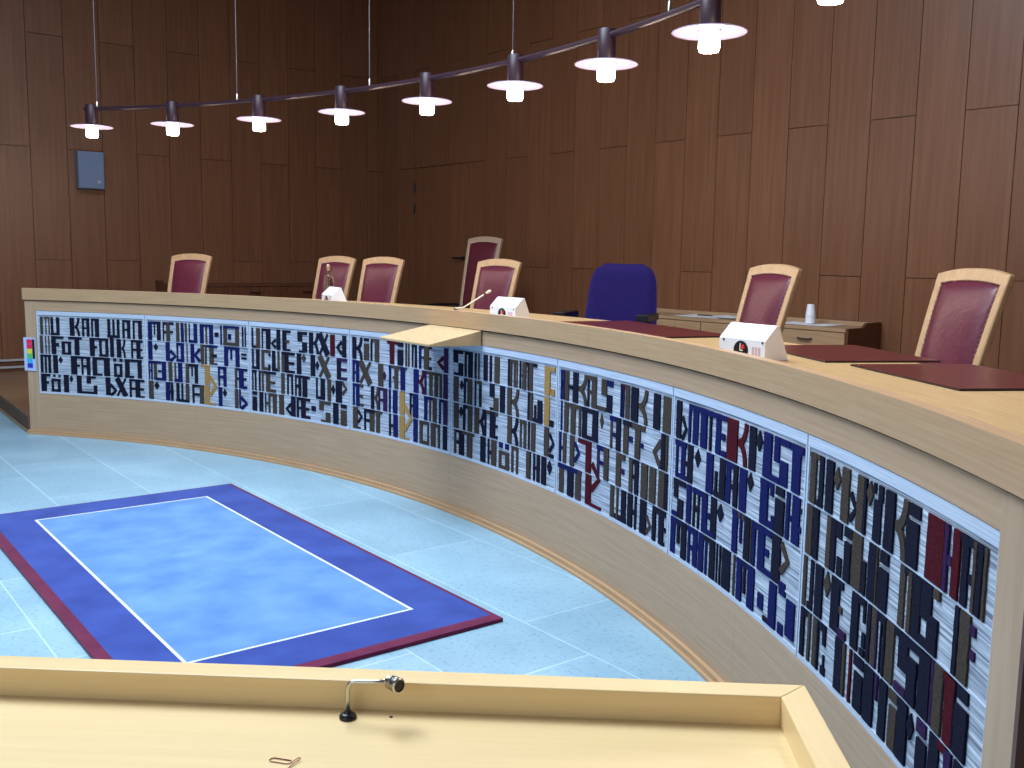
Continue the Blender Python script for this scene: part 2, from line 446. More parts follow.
TAP = """Bk7674,7647,734,864 Bk7629,7617,734,864 Bk7602,7589,734,864 Bk7643,7586,851,864 Bn7581,7556,734,864 Bn7533,7502,734,864 Bn7584,7506,734,750 Bn7415,7371,734,864 Kn7371,7329,734,864 Bn7304,7283,734,864 Bn7264,7236,734,864 Bn7300,7233,848,864 Bn7290,7262,786,799 Bn7222,7202,734,864 Bn7188,7149,734,864 Bn7219,7146,848,864 Bn7075,7046,734,864 Bn7028,7006,734,864 Bn6989,6961,734,864 Bn7078,6963,734,752 Bn6938,6916,734,864 Bn6895,6863,734,864 Bn6935,6860,848,864 Bn6921,6892,789,802 Bn6841,6822,734,864 Bn6791,6756,734,864 Bn6838,6753,851,864 Bk7682,7654,596,726 Bk7637,7624,596,726 Bk7609,7597,596,726 Bn7582,7540,596,726 Bn7578,7472,708,726 Bn7540,7512,654,677 Bn7493,7462,596,690 Bn7437,7407,596,690 Bn7491,7404,677,692 Bn7495,7409,596,612 Bn7378,7332,596,726 Bn7433,7308,708,726 Bn7240,7195,596,726 Bn7237,7145,710,726 Bn7195,7173,651,669 Bn7155,7130,596,726 Bn7101,7070,596,726 Bn7152,7067,710,726 Bn7158,7073,596,612 Bn7056,7020,596,739 Bn6996,6953,596,726 Kn6953,6918,596,726 Bn6862,6843,596,726 Bn6814,6775,596,726 Bn6859,6751,710,726 Bn6848,6756,651,666 Bn6785,6753,596,609 Bn7684,7659,456,588 Bn7648,7629,456,588 Bn7681,7587,572,588 Bn7618,7591,456,588 Bn7575,7530,456,588 Dn7525,7484,529,581 Bn7416,7360,456,588 Bn7413,7237,572,588 Bn7360,7335,511,529 Bn7325,7304,456,588 Bn7276,7240,456,588 Bn7311,7269,511,527 Bn7222,7179,456,588 Bn7225,7134,456,472 Bn7120,7063,456,588 Bn7219,7060,572,588 Bn7028,7002,456,548 Bn6975,6949,456,548 Bn7026,6947,535,551 Bn7030,6951,456,474 Bn7031,7002,568,588 Bn6974,6945,568,588 Bn6926,6881,456,588 Bn6929,6842,456,472 Bn6810,6768,456,588 Bn6923,6765,572,588 Bn7686,7638,319,448 Bn7683,7603,430,448 Bn7638,7617,377,394 Bn7598,7573,319,412 Bn7541,7515,319,412 Bn7596,7512,399,414 Bn7600,7517,319,337 Bn7580,7556,429,444 Bn7534,7511,429,444 Bn7486,7440,319,448 Dn7435,7399,396,445 Bn7370,7325,319,448 Bn7328,7186,319,337 Bn7221,7185,319,384 Bn7280,7195,433,448 Bn7281,7241,396,435 Bn7109,7063,319,448 Pn7065,7013,319,396 Xn7005,6922,319,448 Bn6889,6867,319,448 Bn6835,6789,319,448 Bn6886,6748,433,448 Bn6875,6754,373,389 Bn6792,6751,319,332
Bb6701,6661,734,864 Bn6646,6631,773,864 Bn6618,6581,734,864 Bb6698,6579,846,864 Bn6562,6549,734,864 Bk6530,6493,734,864 Bn6560,6491,846,864 Bn6552,6526,786,802 Bb6491,6457,846,864 Bn6493,6464,789,804 Bk6437,6405,734,864 Bb6393,6363,734,864 Bk6356,6333,734,864 Bb6319,6304,734,864 Bb6271,6235,734,864 Bb6321,6238,734,752 Bb6212,6174,734,864 Bb6209,6090,848,864 Bk6159,6140,734,864 Bb6122,6083,734,864 Bn6071,6032,786,815 Bb6017,5999,734,864 Bk5987,5949,734,864 Bk5874,5833,734,864 Bb5985,5831,848,864 Bk5989,5835,734,755 Bb5942,5909,773,812 Bn5809,5791,734,864 Bn5782,5767,734,864 Bb6704,6663,596,726 Dn6653,6609,661,713 Bb6540,6499,596,726 Pb6500,6447,596,668 Bb6439,6420,596,726 Bb6398,6365,596,726 Bb6437,6363,708,726 Bb6442,6368,596,614 Bk6343,6331,596,726 Bb6306,6267,596,726 Lb6262,6214,609,694 Bk6209,6175,596,726 Bk6169,6149,596,726 Bk6207,6147,710,726 Bk6127,6082,596,726 Bb6147,6044,710,726 Bn6104,6052,648,666 Bk6106,6048,596,609 Bb5984,5943,596,726 Bb5982,5831,708,726 Bb5923,5903,642,726 Bb5874,5833,596,726 Bn5817,5764,677,690 Bn5818,5765,651,664 Bb6707,6692,456,588 Bb6683,6666,456,588 Bb6704,6583,572,588 Bb6692,6666,511,527 Bk6659,6625,456,588 Bb6619,6585,511,527 Bb6581,6541,456,588 Bb6639,6543,456,474 Bk6519,6482,456,588 Bk6463,6445,456,588 Bb6430,6386,456,588 Bb6465,6388,456,477 Bk6356,6323,456,588 Bn6354,6234,570,588 Bn6303,6286,502,588 Bn6272,6237,456,588 Bg6212,6122,577,591 Bg6174,6123,456,588 Bb6046,6026,456,588 Bb5996,5963,456,588 Bb6044,5961,570,588 Bb6029,5990,511,527 Bk5883,5860,456,588 Bb5845,5796,456,588 Bb5881,5761,572,588 Bn5863,5769,511,527 Bb5808,5764,456,474 Bk6708,6663,319,448 Dn6659,6606,390,445 Bb6551,6507,319,448 Bb6549,6504,435,448 Bn6502,6477,319,448 Bn6516,6473,373,391 Bn6450,6418,319,448 Bn6403,6382,319,448 Bk6361,6324,319,448 Bn6453,6326,319,337 Bn6297,6276,319,448 Bk6227,6185,319,448 Bn6295,6182,433,448 Bn6279,6221,373,389 Bg6179,6127,319,448 Pg6125,6065,390,512 Bg6176,6072,315,332 Bb6046,6007,319,448 Dn6006,5960,384,442 Bk5887,5852,319,448 Bb5846,5827,319,448 Pb5828,5770,319,396
Bn5713,5696,734,864 Bk5670,5630,734,864 Bn5714,5632,734,750 Bn5617,5601,734,864 Bn5574,5528,734,864 Bn5616,5527,848,864 Ln5519,5476,747,799 Bn5472,5432,734,864 Bn5414,5372,734,864 Bn5388,5331,848,864 Bk5389,5343,786,802 Bn5390,5334,734,747 Bn5267,5169,846,864 Bn5267,5217,802,864 Bn5219,5170,740,799 Bn5252,5194,734,747 Bn5153,5110,734,864 Kn5110,5063,734,864 Xn5051,4966,734,864 Br4943,4896,734,864 Ln4876,4826,754,825 Bn4826,4784,734,864 Bn5713,5694,596,726 Bn5674,5637,596,726 Bn5715,5639,596,612 Bk5621,5591,596,726 Bk5590,5530,708,726 Bk5593,5533,596,614 Bn5552,5530,687,726 Bn5554,5533,596,635 Bn5518,5482,596,726 Bk5465,5442,596,726 Bn5520,5443,596,614 Bk5425,5392,596,726 Bn5392,5354,596,726 Bn5424,5294,708,726 Bn5354,5299,648,666 Bn5355,5294,596,612 Bn5276,5229,596,726 Dk5228,5182,674,726 Bn5139,5092,596,726 Dn5092,5052,635,694 Xk5052,4955,596,726 Bn4881,4838,596,726 Bp4881,4777,708,726 Bp4838,4781,651,668 Bp4839,4778,596,612 Bn5717,5701,456,588 Bn5691,5671,456,588 Bn5716,5669,572,588 Bn5651,5631,456,588 Bk5621,5601,456,588 Bk5649,5600,572,588 Bk5581,5538,456,588 Bn5600,5480,572,588 Bk5538,5489,511,527 Bk5540,5483,456,474 Bk5432,5395,456,588 Bn5374,5355,456,588 Bn5372,5311,572,588 Bn5332,5312,456,588 Bn5295,5278,456,588 Bn5262,5232,456,588 Bn5294,5147,572,588 Bn5282,5257,511,527 Bn5222,5173,456,588 Bn5088,5068,456,588 Bn5044,4997,456,588 Bn5089,4998,456,474 Bk4974,4937,456,588 Dn4937,4896,496,562 Bn4893,4829,456,588 Pk4829,4785,509,581 Bn5718,5669,319,412 Bn5716,5667,427,448 Bn5648,5608,319,448 Bn5593,5580,319,448 Bk5560,5538,319,448 Bk5518,5475,319,448 Bk5559,5474,430,448 Bk5585,5555,373,389 Bk5455,5405,319,448 Ln5382,5335,332,396 Bn5338,5291,319,448 Bn5281,5259,319,448 Bn5238,5191,319,448 Bn5280,5146,430,448 Bn5260,5154,373,389 Bn5192,5145,319,337 Bn5134,5090,377,407 Bk5057,4945,430,448 Bk5058,5012,390,448 Bk4995,4946,319,381 Bk5042,4946,319,332 Bn4919,4865,319,448 Bk4845,4784,319,412 Bn4844,4783,425,448
Bn4725,4685,734,864 Kn4685,4631,734,864 Bk4613,4559,734,832 Bn4613,4559,846,864 Bn4545,4527,734,864 Bk4505,4459,734,864 Bk4544,4458,848,864 Br4383,4279,848,864 Br4358,4311,734,864 Bn4279,4222,734,822 Bn4279,4222,838,864 Bk4204,4186,734,864 Bk4179,4161,734,864 Bn4141,4123,734,864 Bn4111,4088,734,864 Bn4141,4088,848,864 Bb4070,4046,734,864 Bk4021,3972,734,864 Bn4070,3944,848,864 Bk4043,3950,789,804 Bn3971,3943,734,750 Lr3882,3826,754,812 Bp3826,3783,734,864 Bb4726,4702,596,726 Bb4690,4657,596,726 Bb4725,4657,708,726 Bb4704,4686,648,661 Xk4650,4546,596,726 Bk4473,4419,596,726 Dp4423,4391,635,687 Bb4365,4342,596,726 Bk4311,4272,596,726 Bk4342,4186,710,726 Bk4329,4293,651,666 Bb4250,4204,596,726 Bb4121,4071,596,726 Kr4071,4021,596,726 Bb4015,3995,596,726 Bk3970,3935,596,726 Bk3917,3881,596,726 Bk3867,3842,596,726 Bk3996,3843,710,726 Bp3831,3785,596,726 Bb4724,4702,456,588 Bb4691,4655,456,588 Bb4723,4654,570,588 Bk4654,4618,570,588 Bk4655,4622,509,525 Bk4655,4616,456,472 Bn4543,4510,456,588 Kk4510,4470,456,588 Bp4470,4452,456,588 Bp4423,4380,456,588 Bp4470,4380,572,588 Bp4456,4420,509,525 Bb4366,4346,456,588 Bb4326,4279,456,588 Bg4261,4207,456,588 Bn4162,4140,456,588 Bb4128,4074,456,588 Bn4162,4074,575,588 Bn4149,4122,511,527 Bb4018,3984,456,588 Bk3969,3948,456,588 Bk3933,3894,456,588 Bb4018,3895,572,588 Bb3871,3851,456,588 Bp3830,3787,456,588 Bb3871,3788,572,588 Bk4721,4674,319,448 Pn4674,4634,358,429 Bk4722,4647,319,332 Bn4612,4591,319,448 Bk4558,4507,319,448 Bn4612,4507,430,448 Bn4592,4554,373,389 Bk4493,4453,319,448 Bk4507,4429,433,448 Bn4366,4344,319,448 Bb4321,4275,319,448 Bn4366,4321,373,389 Bg4261,4206,319,448 Pg4207,4142,377,512 Bg4261,4163,315,329 Bb4122,4080,319,448 Bk4062,4029,319,448 Bk3986,3968,319,448 Bk4062,3969,430,448 Bk4062,3968,319,340 Bk3950,3903,319,448 Bk3882,3860,319,448 Bk3904,3861,430,448 Bn3833,3789,319,448
Bn3734,3638,846,864 Bn3734,3688,799,864 Bn3687,3637,734,799 Bn3732,3670,734,747 Bn3625,3604,734,864 Bn3592,3546,734,864 Bn3626,3547,848,864 Bn3530,3509,734,864 Bk3497,3480,734,864 Bn3443,3402,734,864 Bn3386,3361,734,864 Bk3340,3289,734,864 Bn3340,3316,734,864 Bn3214,3188,734,864 Bk3188,3169,734,864 Bk3157,3137,734,864 Bk3189,3119,848,864 Bk3133,3117,734,864 Bn3105,3084,734,864 Bk3076,3036,734,864 Bk3084,3036,789,804 Bn3028,3008,734,864 Bk3012,2976,734,864 Bn3054,2938,848,864 Bg2868,2813,734,864 Bg2871,2768,846,864 Bg2811,2771,737,766 Bk3731,3679,596,726 Dn3673,3631,661,713 Bn3631,3610,596,726 Bk3596,3548,596,726 Bn3632,3549,708,726 Bn3527,3510,596,726 Bn3486,3457,596,726 Bk3503,3458,708,726 Bn3383,3334,661,726 Bk3346,3295,596,661 Bn3381,3311,596,609 Bn3286,3234,596,726 Bk3214,3169,596,726 Kk3169,3108,596,726 Bn3023,2999,596,726 Bk3003,2971,596,726 Bn2962,2938,596,674 Bn2930,2882,596,700 Bn2969,2880,596,614 Bg2867,2815,596,726 Bn2819,2777,596,625 Bk3729,3677,456,588 Dn3675,3633,522,575 Bn3637,3612,456,588 Bk3591,3545,456,588 Bn3634,3546,570,588 Bk3528,3478,456,588 Kn3478,3429,456,588 Bn3429,3408,456,588 Bn3379,3321,456,588 Bk3430,3298,570,588 Bn3321,3300,511,527 Bn3319,3299,456,472 Bk3210,3165,456,588 Kn3165,3112,456,588 Bk3092,3071,456,588 Bk3057,3027,456,588 Bk3093,3029,570,588 Bn3014,2994,456,588 Bk2986,2942,456,588 Bk2865,2817,456,588 Pn2817,2773,482,562 Bn2815,2771,456,472 Bk3723,3698,319,448 Bn3675,3622,319,448 Bn3698,3622,373,391 Bn3724,3623,433,448 Bk3597,3542,319,448 Bk3644,3523,433,448 Bn3467,3413,319,448 Bn3396,3376,319,448 Bk3363,3309,319,448 Bn3396,3351,373,391 Bk3288,3259,319,404 Bk3226,3185,319,404 Bk3289,3186,391,407 Bk3287,3184,319,337 Bb3286,3249,422,448 Bb3228,3191,422,448 Bk3169,3144,319,448 Bk3124,3099,319,448 Bk3146,3101,430,448 Bk3026,2985,319,448 Bn3001,2981,319,448 Bn2961,2940,319,448 Bn2930,2896,319,448 Bn2940,2896,373,389 Bn2884,2836,319,448 Dn2833,2781,377,442
Bb2720,2701,734,864 Bb2698,2683,734,864 Bk2683,2643,734,864 Bn2612,2560,734,864 Bn2650,2612,789,804 Bb2722,2685,846,864 Kk2560,2488,734,864 Bn2481,2460,734,864 Bk2445,2397,734,864 Bk2485,2401,848,864 Bk2463,2442,789,804 Bk2358,2307,799,864 Bb2309,2253,841,864 Bn2312,2259,734,806 Bk2394,2311,734,750 Bn2191,2171,734,864 Bb2171,2156,734,864 Bk2150,2110,734,864 Br2195,2114,848,864 Bn2101,2038,734,864 Kk2038,1967,734,864 Bn1914,1856,734,864 Bk1836,1765,734,864 Bb2716,2698,596,726 Bk2682,2642,596,726 Bk2624,2578,596,726 Bk2645,2517,708,726 Bk2552,2529,596,726 Bn2523,2477,596,726 Bn2429,2378,596,726 Bn2526,2381,708,726 Bn2519,2374,596,612 Dk2365,2329,661,723 Bk2273,2251,596,726 Bn2220,2179,596,726 Bb2277,2183,708,726 Bb2252,2217,645,661 Bk2159,2112,596,726 Bb2112,2077,648,671 Bn2163,2082,708,726 Bk2060,2011,596,726 Bk2087,1973,708,726 Bb2011,1985,643,661 Lk1900,1841,602,694 Bn1842,1803,596,726 Bk1803,1784,596,726 Bb2725,2703,456,588 Bk2690,2656,456,588 Bb2703,2690,511,527 Bk2625,2583,456,588 Pb2583,2540,482,562 Br2553,2435,570,588 Br2484,2431,456,588 Bp2383,2357,456,588 Bk2321,2276,456,588 Bb2386,2280,570,588 Bb2356,2318,511,527 Bk2215,2169,456,588 Bp2169,2139,511,530 Bk2173,2134,567,588 Bk2101,2067,456,588 Bn2054,2017,456,588 Bn2105,2021,570,588 Bn2073,2048,511,527 Bk1998,1940,456,588 Bk1928,1873,456,588 Bk1854,1800,456,588 Bn1806,1776,456,588 Bk2720,2673,319,448 Bn2643,2583,319,448 Bk2569,2516,319,448 Bb2730,2513,430,448 Br2480,2424,319,448 Pr2427,2356,390,500 Br2440,2332,316,332 Bk2256,2222,319,448 Bk2203,2184,319,448 Bn2162,2117,319,448 Bn2219,2113,319,340 Bn2104,2060,319,448 Bn2045,2026,319,448 Bn2060,2041,373,391 Bn2001,1942,319,448 Pk1946,1908,332,396 Bn1894,1862,319,448 Bn1841,1798,319,448 Bn1869,1782,427,448 Bn1825,1780,373,389 Bn1813,1787,319,334
Bn1727,1684,734,864 Pn1681,1644,734,812 Bb1633,1610,734,864 Bb1598,1552,734,864 Bb1537,1486,734,864 Bb1615,1335,848,864 Bn1471,1451,734,864 Bn1442,1433,734,864 Bb1424,1383,734,864 Bb1383,1351,786,806 Bb1377,1337,734,752 Br1340,1260,734,864 Kr1260,1198,734,864 Bn1182,1130,734,864 Dn1131,1085,799,861 Bb1081,1022,734,864 Bb1010,971,792,864 Bb974,903,846,864 Bb971,914,734,802 Bb1031,965,734,750 Bb902,815,843,864 Bb890,832,734,864 Bb1722,1700,596,726 Bb1681,1644,596,726 Bb1727,1634,708,726 Bn1650,1625,648,664 Bn1628,1585,596,726 Bb1701,1620,596,612 Dn1576,1524,661,723 Bb1482,1428,596,726 Bn1417,1396,596,677 Bn1384,1337,596,726 Bn1423,1331,596,614 Bb1334,1297,596,726 Bn1280,1245,596,726 Bb1341,1252,710,726 Bn1299,1276,645,661 Bb1237,1183,596,726 Dn1185,1135,668,726 Bb1087,1032,596,726 Bb1011,984,596,635 Bb1022,996,690,726 Bb1080,983,596,614 Bb1094,997,710,726 Bn985,922,596,692 Bn986,926,703,726 Bb914,888,596,726 Bb875,822,596,726 Bn826,809,687,700 Bb827,799,635,651 Bb888,871,651,666 Bn1731,1631,570,588 Bn1729,1691,522,588 Bn1698,1647,456,522 Bb1737,1689,456,472 Bb1625,1585,456,588 Bn1573,1554,456,588 Bn1539,1520,456,588 Bn1572,1520,511,529 Bb1578,1469,572,588 Bb1505,1460,456,588 Bb1459,1435,509,529 Bb1499,1397,456,472 Bn1439,1391,456,588 Dn1388,1338,522,581 Bb1274,1233,456,588 Bb1221,1201,496,588 Bn1190,1145,456,588 Bk1280,1152,570,588 Bk1140,1129,456,588 Bb1129,1104,456,588 Bb1090,1040,456,588 Bb1135,992,570,588 Bb1040,1010,509,530 Bb1083,978,456,472 Bn992,931,456,588 Pk932,883,496,575 Bb938,891,448,469 Bb1743,1702,319,448 Bn1691,1666,364,448 Bn1657,1613,319,448 Bb1748,1618,430,448 Bb1604,1582,319,448 Bb1566,1526,319,448 Bb1609,1531,430,448 Bb1584,1559,371,386 Bb1520,1477,319,448 Bb1468,1449,319,448 Bn1437,1389,319,448 Bn1483,1395,433,448 Bn1380,1368,319,448 Bn1359,1344,319,448 Bn1338,1273,319,448 Bk1256,1238,319,448 Bb1227,1187,319,448 Bn1180,1160,351,448 Bb1150,1099,319,448 Bb1233,1106,433,448 Bb1076,1033,345,390 Bb997,945,319,448 Bn1034,968,319,334 Bb882,822,332,435 Bb936,887,433,448 Bb934,894,319,351
Bk773,734,734,864 Bn729,708,734,750 Bn721,691,734,864 Bk781,699,851,864 Bn678,631,734,864 Dk633,589,799,857 Bk587,539,734,864 Pn536,499,747,812 Bk502,460,734,864 Bn463,444,734,864 Dk448,409,806,864 Bn415,397,841,864 Bn389,359,828,864 Bn410,365,734,828 Bn349,298,734,864 Kk296,240,734,864 Bn242,179,734,828 Bn231,175,838,864 Br147,66,734,864 Bp66,44,734,864 Bp50,26,789,807 Br31,-4,734,864 Bn-9,-40,734,864 Bn1,-106,848,864 Bn-42,-61,781,799 Bk-55,-73,734,864 Bn-73,-96,734,864 Bk-96,-112,734,864 Bk781,742,596,726 Bn736,703,596,726 Bk657,627,596,726 Bn629,600,596,726 Bn604,567,687,726 Bn593,561,596,642 Bn551,510,596,692 Bn556,506,703,726 Bk508,451,596,726 Bn449,426,596,674 Bn421,376,596,726 Bk376,365,596,726 Bn358,312,700,726 Bn362,311,596,687 Bk256,225,596,726 Bn236,224,708,726 Bk212,189,596,726 Bn189,147,596,726 Bn235,157,713,726 Bn155,99,651,726 Bn160,120,596,612 Bk97,64,708,726 Bn2,-21,596,726 Bk-21,-67,596,726 Bp-59,-88,695,713 Bp-64,-90,651,668 Bn117,66,596,668 Bn160,108,596,614 Bk792,761,456,588 Bn755,730,456,474 Bn742,718,456,588 Bn708,659,456,588 Dk658,613,522,588 Bn612,559,456,588 Bn568,540,570,588 Bk566,542,509,525 Bp564,514,453,472 Bn492,448,456,588 Bn457,417,572,588 Bn429,412,535,588 Bn432,409,476,511 Bn438,408,456,472 Bn404,380,456,588 Bk380,352,456,588 Bp358,346,456,588 Bn337,325,456,588 Bn318,302,456,588 Bn346,311,570,588 Bk302,259,456,588 Bn241,190,509,588 Bn268,200,572,588 Bn192,144,456,551 Bp252,191,456,474 Bn140,82,456,588 Bn195,92,570,588 Bp84,68,456,588 Bk68,24,456,588 Br18,-25,456,588 Br28,-28,570,588 Bn-6,-29,456,588 Bn-30,-80,564,588 Bn-28,-83,456,551 Bn796,756,319,448 Bk739,719,319,448 Bn764,727,433,448 Bk708,678,319,448 Bn678,666,319,448 Bn669,625,430,448 Bn648,625,396,448 Bn653,622,319,340 Bn643,628,319,371 Bn570,523,319,448 Bk527,507,319,448 Br489,472,319,448 Bn459,408,319,409 Bn466,406,422,448 Bn402,346,319,448 Bp345,326,390,448 Bn320,278,319,448 Bk268,224,319,414 Bk275,225,425,448 Bn223,172,319,448 Dn177,140,384,442 Bn129,78,319,409 Bp133,84,420,448 Bn73,24,319,448 Bp2,-32,319,448 Br34,-19,433,448 Bn-39,-96,319,448""".strip().split('\n')
def cell(mb, pts, r0, r1, mi):
    """a raised patch; pts = [(theta,z)] ; r0 is the face towards the floor"""
    n = len(pts)
    v = [pol(t, r0, z) for t, z in pts] + [pol(t, r1, z) for t, z in pts]
    uv = [(R_(t)*5.5, z) for t, z in pts]*2
    mb.add(v, [tuple(range(n))] + [(i, n+i, n+(i+1) % n, (i+1) % n) for i in range(n)], mi, uv)
def band(mb, pts, wd, r0, r1, mi):
    """a woven line of width wd (m) along (theta,z) points"""
    k = R_(1)*RD
    P = [Vector((t*k, z)) for t, z in pts]
    L_, R2 = [], []
    for i, p in enumerate(P):
        d = (P[min(i+1, len(P)-1)]-P[max(i-1, 0)]).normalized(); n = Vector((-d.y, d.x))*wd/2
        L_.append(p+n); R2.append(p-n)
    for i in range(len(P)-1):
        q = [L_[i], L_[i+1], R2[i+1], R2[i]]
        cell(mb, [(a.x/k, a.y) for a in q], r0, r1, mi)
TPB = [77.06, 67.28, 57.40, 47.52, 37.58, 27.49, 17.56, 7.97, -1.55]
for pn in range(8):
    ta, tb = TPB[pn], TPB[pn+1]
    mb = MB()
    mb.arc(RD+.006, RD+.03, .301, .908, tb+.03, ta-.03, 0, step=.5)
    # borders, the upright seam and the row lines
    mb.arc(RD+.002, RD+.006, .876, .906, tb+.03, ta-.03, 1, step=.5)
    mb.arc(RD+.002, RD+.006, .303, .318, tb+.03, ta-.03, 1, step=.5)
    mb.arc(RD+.003, RD+.006, .318, .876, ta-.13, ta-.03, 1)
    mb.arc(RD+.003, RD+.006, .318, .876, tb+.03, tb+.1, 1)
    for z in (.730, .592, .452): mb.arc(RD+.0035, RD+.006, z-.0022, z+.0022, tb+.1, ta-.13, 2, step=.5)
    e = 0
    for tok in TAP[pn].split():
        if tok[0] == 'B' and tok[1] in CI: ty, c, rest = 'B', tok[1], tok[2:]
        else: ty, c, rest = tok[0], tok[1], tok[2:]
        a, b, z0, z1 = [float(q) for q in rest.split(',')]
        a, b = max(a/100, b/100), min(a/100, b/100); z0 /= 1000; z1 /= 1000
        a = min(a, ta-.12); b = max(b, tb+.1); z0 = max(z0, .320); z1 = min(z1, .872)
        e = (e+1) % 5; r0 = RD+.0005+e*.0004; r1 = RD+.006; mi = CI[c]; h = z1-z0; sk = .02 if pn < 4 else .03
        a -= sk; b += sk; wd = a-b
        if wd < .04: continue
        if ty == 'B':
            n = max(1, int(h/.018)); l = []; rr = []
            for i in range(n+1):                       # slightly uneven woven edge
                z = z0+h*i/n; j = .0 if i in (0, n) else .012
                l.append((a+random.uniform(-j, j), z)); rr.append((b+random.uniform(-j, j), z))
            for i in range(n): cell(mb, [l[i], rr[i], rr[i+1], l[i+1]], r0, r1, mi)
        elif ty == 'D':
            zm = (z0+z1)/2; tm = (a+b)/2; cell(mb, [(tm, z0), (b, zm), (tm, z1), (a, zm)], r0, r1, mi)
        elif ty in 'PL':
            s, tip = (a, b) if ty == 'P' else (b, a)
            zm = (z0+z1)/2; band(mb, [(s, z0), (tip, zm), (s, z1)], min(.026, wd*.05), r0, r1, mi)
        elif ty == 'K':
            zm = (z0+z1)/2; wv = min(.022, wd*.035+.005)
            for sg in (1, -1):
                band(mb, [(b+wd*(1-math.sin(q/8*math.pi/2))*1.0 if False else a-wd*(.05+.9*math.sin(q/8*math.pi/2)), zm+sg*h*.5*(1-math.cos(q/8*math.pi/2)*1.0)) for q in range(9)], wv, r0, r1, mi)
        elif ty == 'X':
            band(mb, [(a, z1), (b, z0)], min(.045, wd*.055), r0, r1, mi)
            band(mb, [(b, z1), ((a+b)/2, (z0+z1)/2), (a+wd*.0, z0)], min(.02, wd*.02), r0, r1, mi)
    o = obj('woven_panel', mb, [W_G, W_B, W_S]+LET); o.data.transform(Matrix.Translation(-TL)); o.parent = tp

# ------------------------------------------------------------------ rug
ra = R_(52.27); RX = Vector((math.sin(ra), math.cos(ra), 0)); RY = Vector((-math.cos(ra), math.sin(ra), 0))
def rug_pile(name, c1, c2, ns=3.0):
    m_ = noisy(name, c1, c2, (1, 1, 1), ns, .95, spec=.05, detail=8, bump=.3); N, L, b = nt(m_)
    b.inputs['Sheen Weight'].default_value = .15
    return m_
mats = [rug_pile('light blue pile', (.085, .205, .47), (.150, .305, .60), 5), rug_pile('navy pile', (.026, .050, .24), (.042, .082, .34), 5), rug_pile('wine red pile', (.10, .012, .045), (.15, .02, .06), 9), rug_pile('white pile line', (.62, .66, .75), (.7, .74, .82), 9)]
X = [.815, .862, 1.043-.006, 1.043+.006, 1.906-.006, 1.906+.006, 2.118, 2.134]
Y = [2.79, 2.845, 3.066-.006, 3.066+.006, 5.19-.006, 5.19+.006, 5.405, 5.412]
def rmat(i, j):
    if i in (0, 6) or j in (0, 6): return 2
    if i in (1, 5) or j in (1, 5): return 1
    if i in (2, 4) or j in (2, 4): return 3
    return 0
mb = MB()
xs = X; ys = Y
def sub(a, n): return a
for i in range(7):
    for j in range(7):
        x0, x1, y0, y1 = xs[i], xs[i+1], ys[j], ys[j+1]
        v = [(x0, y0, .014), (x1, y0, .014), (x1, y1, .014), (x0, y1, .014)]
        mb.add(v, [(0, 1, 2, 3)], rmat(i, j))
b4 = [(xs[0], ys[0]), (xs[-1], ys[0]), (xs[-1], ys[-1]), (xs[0], ys[-1])]
mb.add([(x, y, 0) for x, y in b4]+[(x, y, .014) for x, y in b4], [(3, 2, 1, 0), (0, 1, 5, 4), (1, 2, 6, 5), (2, 3, 7, 6), (3, 0, 4, 7)], 2)
o = obj('rug', mb, mats); tag(o, 'blue rug with navy border, white line and wine red edge on the stone floor', 'rug')
o.matrix_world = Matrix.Translation((0, 0, .001)) @ Matrix((RX, RY, zu)).transposed().to_4x4()

# ------------------------------------------------------------------ front table
TZ = .78
fa = Vector((.403, 1.269, 0)); fb = Vector((-.718, 1.326, 0)); fx = (fa-fb).normalized(); fy = Vector((-fx.y, fx.x, 0))
tb_ = empty('table', (fa - fx*.9 - fy*.38).to_tuple(), math.atan2(fx.y, fx.x))
tag(tb_, 'pale oak table with a raised rim in the foreground, nearest the camera', 'table')
# local: x from -1.0 to .9, y from -.38 to .38
Xa, Xb, Ya, Yb = -1.0, .9, -.34, .38
RW, RH = .040, .040
mb = MB(); mb.box(Xa+.01, Xb-.01, Ya+.01, Yb-.01, TZ-RH-.025, TZ-RH)
o = obj('table_top', mb, M['oak_x'], tb_)
# mitred rim, four rails
def rail(c):
    mb = MB(); v = [(x, y, z) for z in (TZ-RH-.05, TZ) for x, y in c]
    mb.add(v, [(3, 2, 1, 0), (4, 5, 6, 7)]+[(i, (i+1) % 4, 4+(i+1) % 4, 4+i) for i in range(4)]); return mb
cs = [([(Xa, Yb), (Xb, Yb), (Xb-RW, Yb-RW), (Xa+RW, Yb-RW)][::-1], 'oak_x'), ([(Xb, Ya), (Xb, Yb), (Xb-RW, Yb-RW), (Xb-RW, Ya+RW)], 'oak_y'),
      ([(Xa, Ya), (Xb, Ya), (Xb-RW, Ya+RW), (Xa+RW, Ya+RW)], 'oak_x'), ([(Xa, Ya), (Xa, Yb), (Xa+RW, Yb-RW), (Xa+RW, Ya+RW)], 'oak_y')]
for c, mt in cs:
    o = obj('rim_rail', rail(c), M[mt], tb_); bevel(o, .0015, 2)
for sx in (Xa+.06, Xb-.06):
    for sy in (Ya+.06, Yb-.06):
        mb = MB(); mb.prism([(sx-.03, sy-.03), (sx+.03, sy-.03), (sx+.03, sy+.03), (sx-.03, sy+.03)], 0, TZ-RH-.026); o = obj('leg', mb, M['oak_z'], tb_); bevel(o, .003)
TM = Matrix.Translation(tb_.location) @ Matrix.Rotation(math.atan2(fx.y, fx.x), 4, 'Z')
ti = TM.inverted()
hp = ti @ Vector((-.154, 1.238, 0))
mb = MB(); mb.lathe([(.0025, TZ-RH-.001), (.0025, TZ-RH+.0006)], 12, M=Matrix.Translation((hp.x, hp.y, 0))); obj('screw_hole', mb, M['black'], tb_)
SZ = TZ-RH
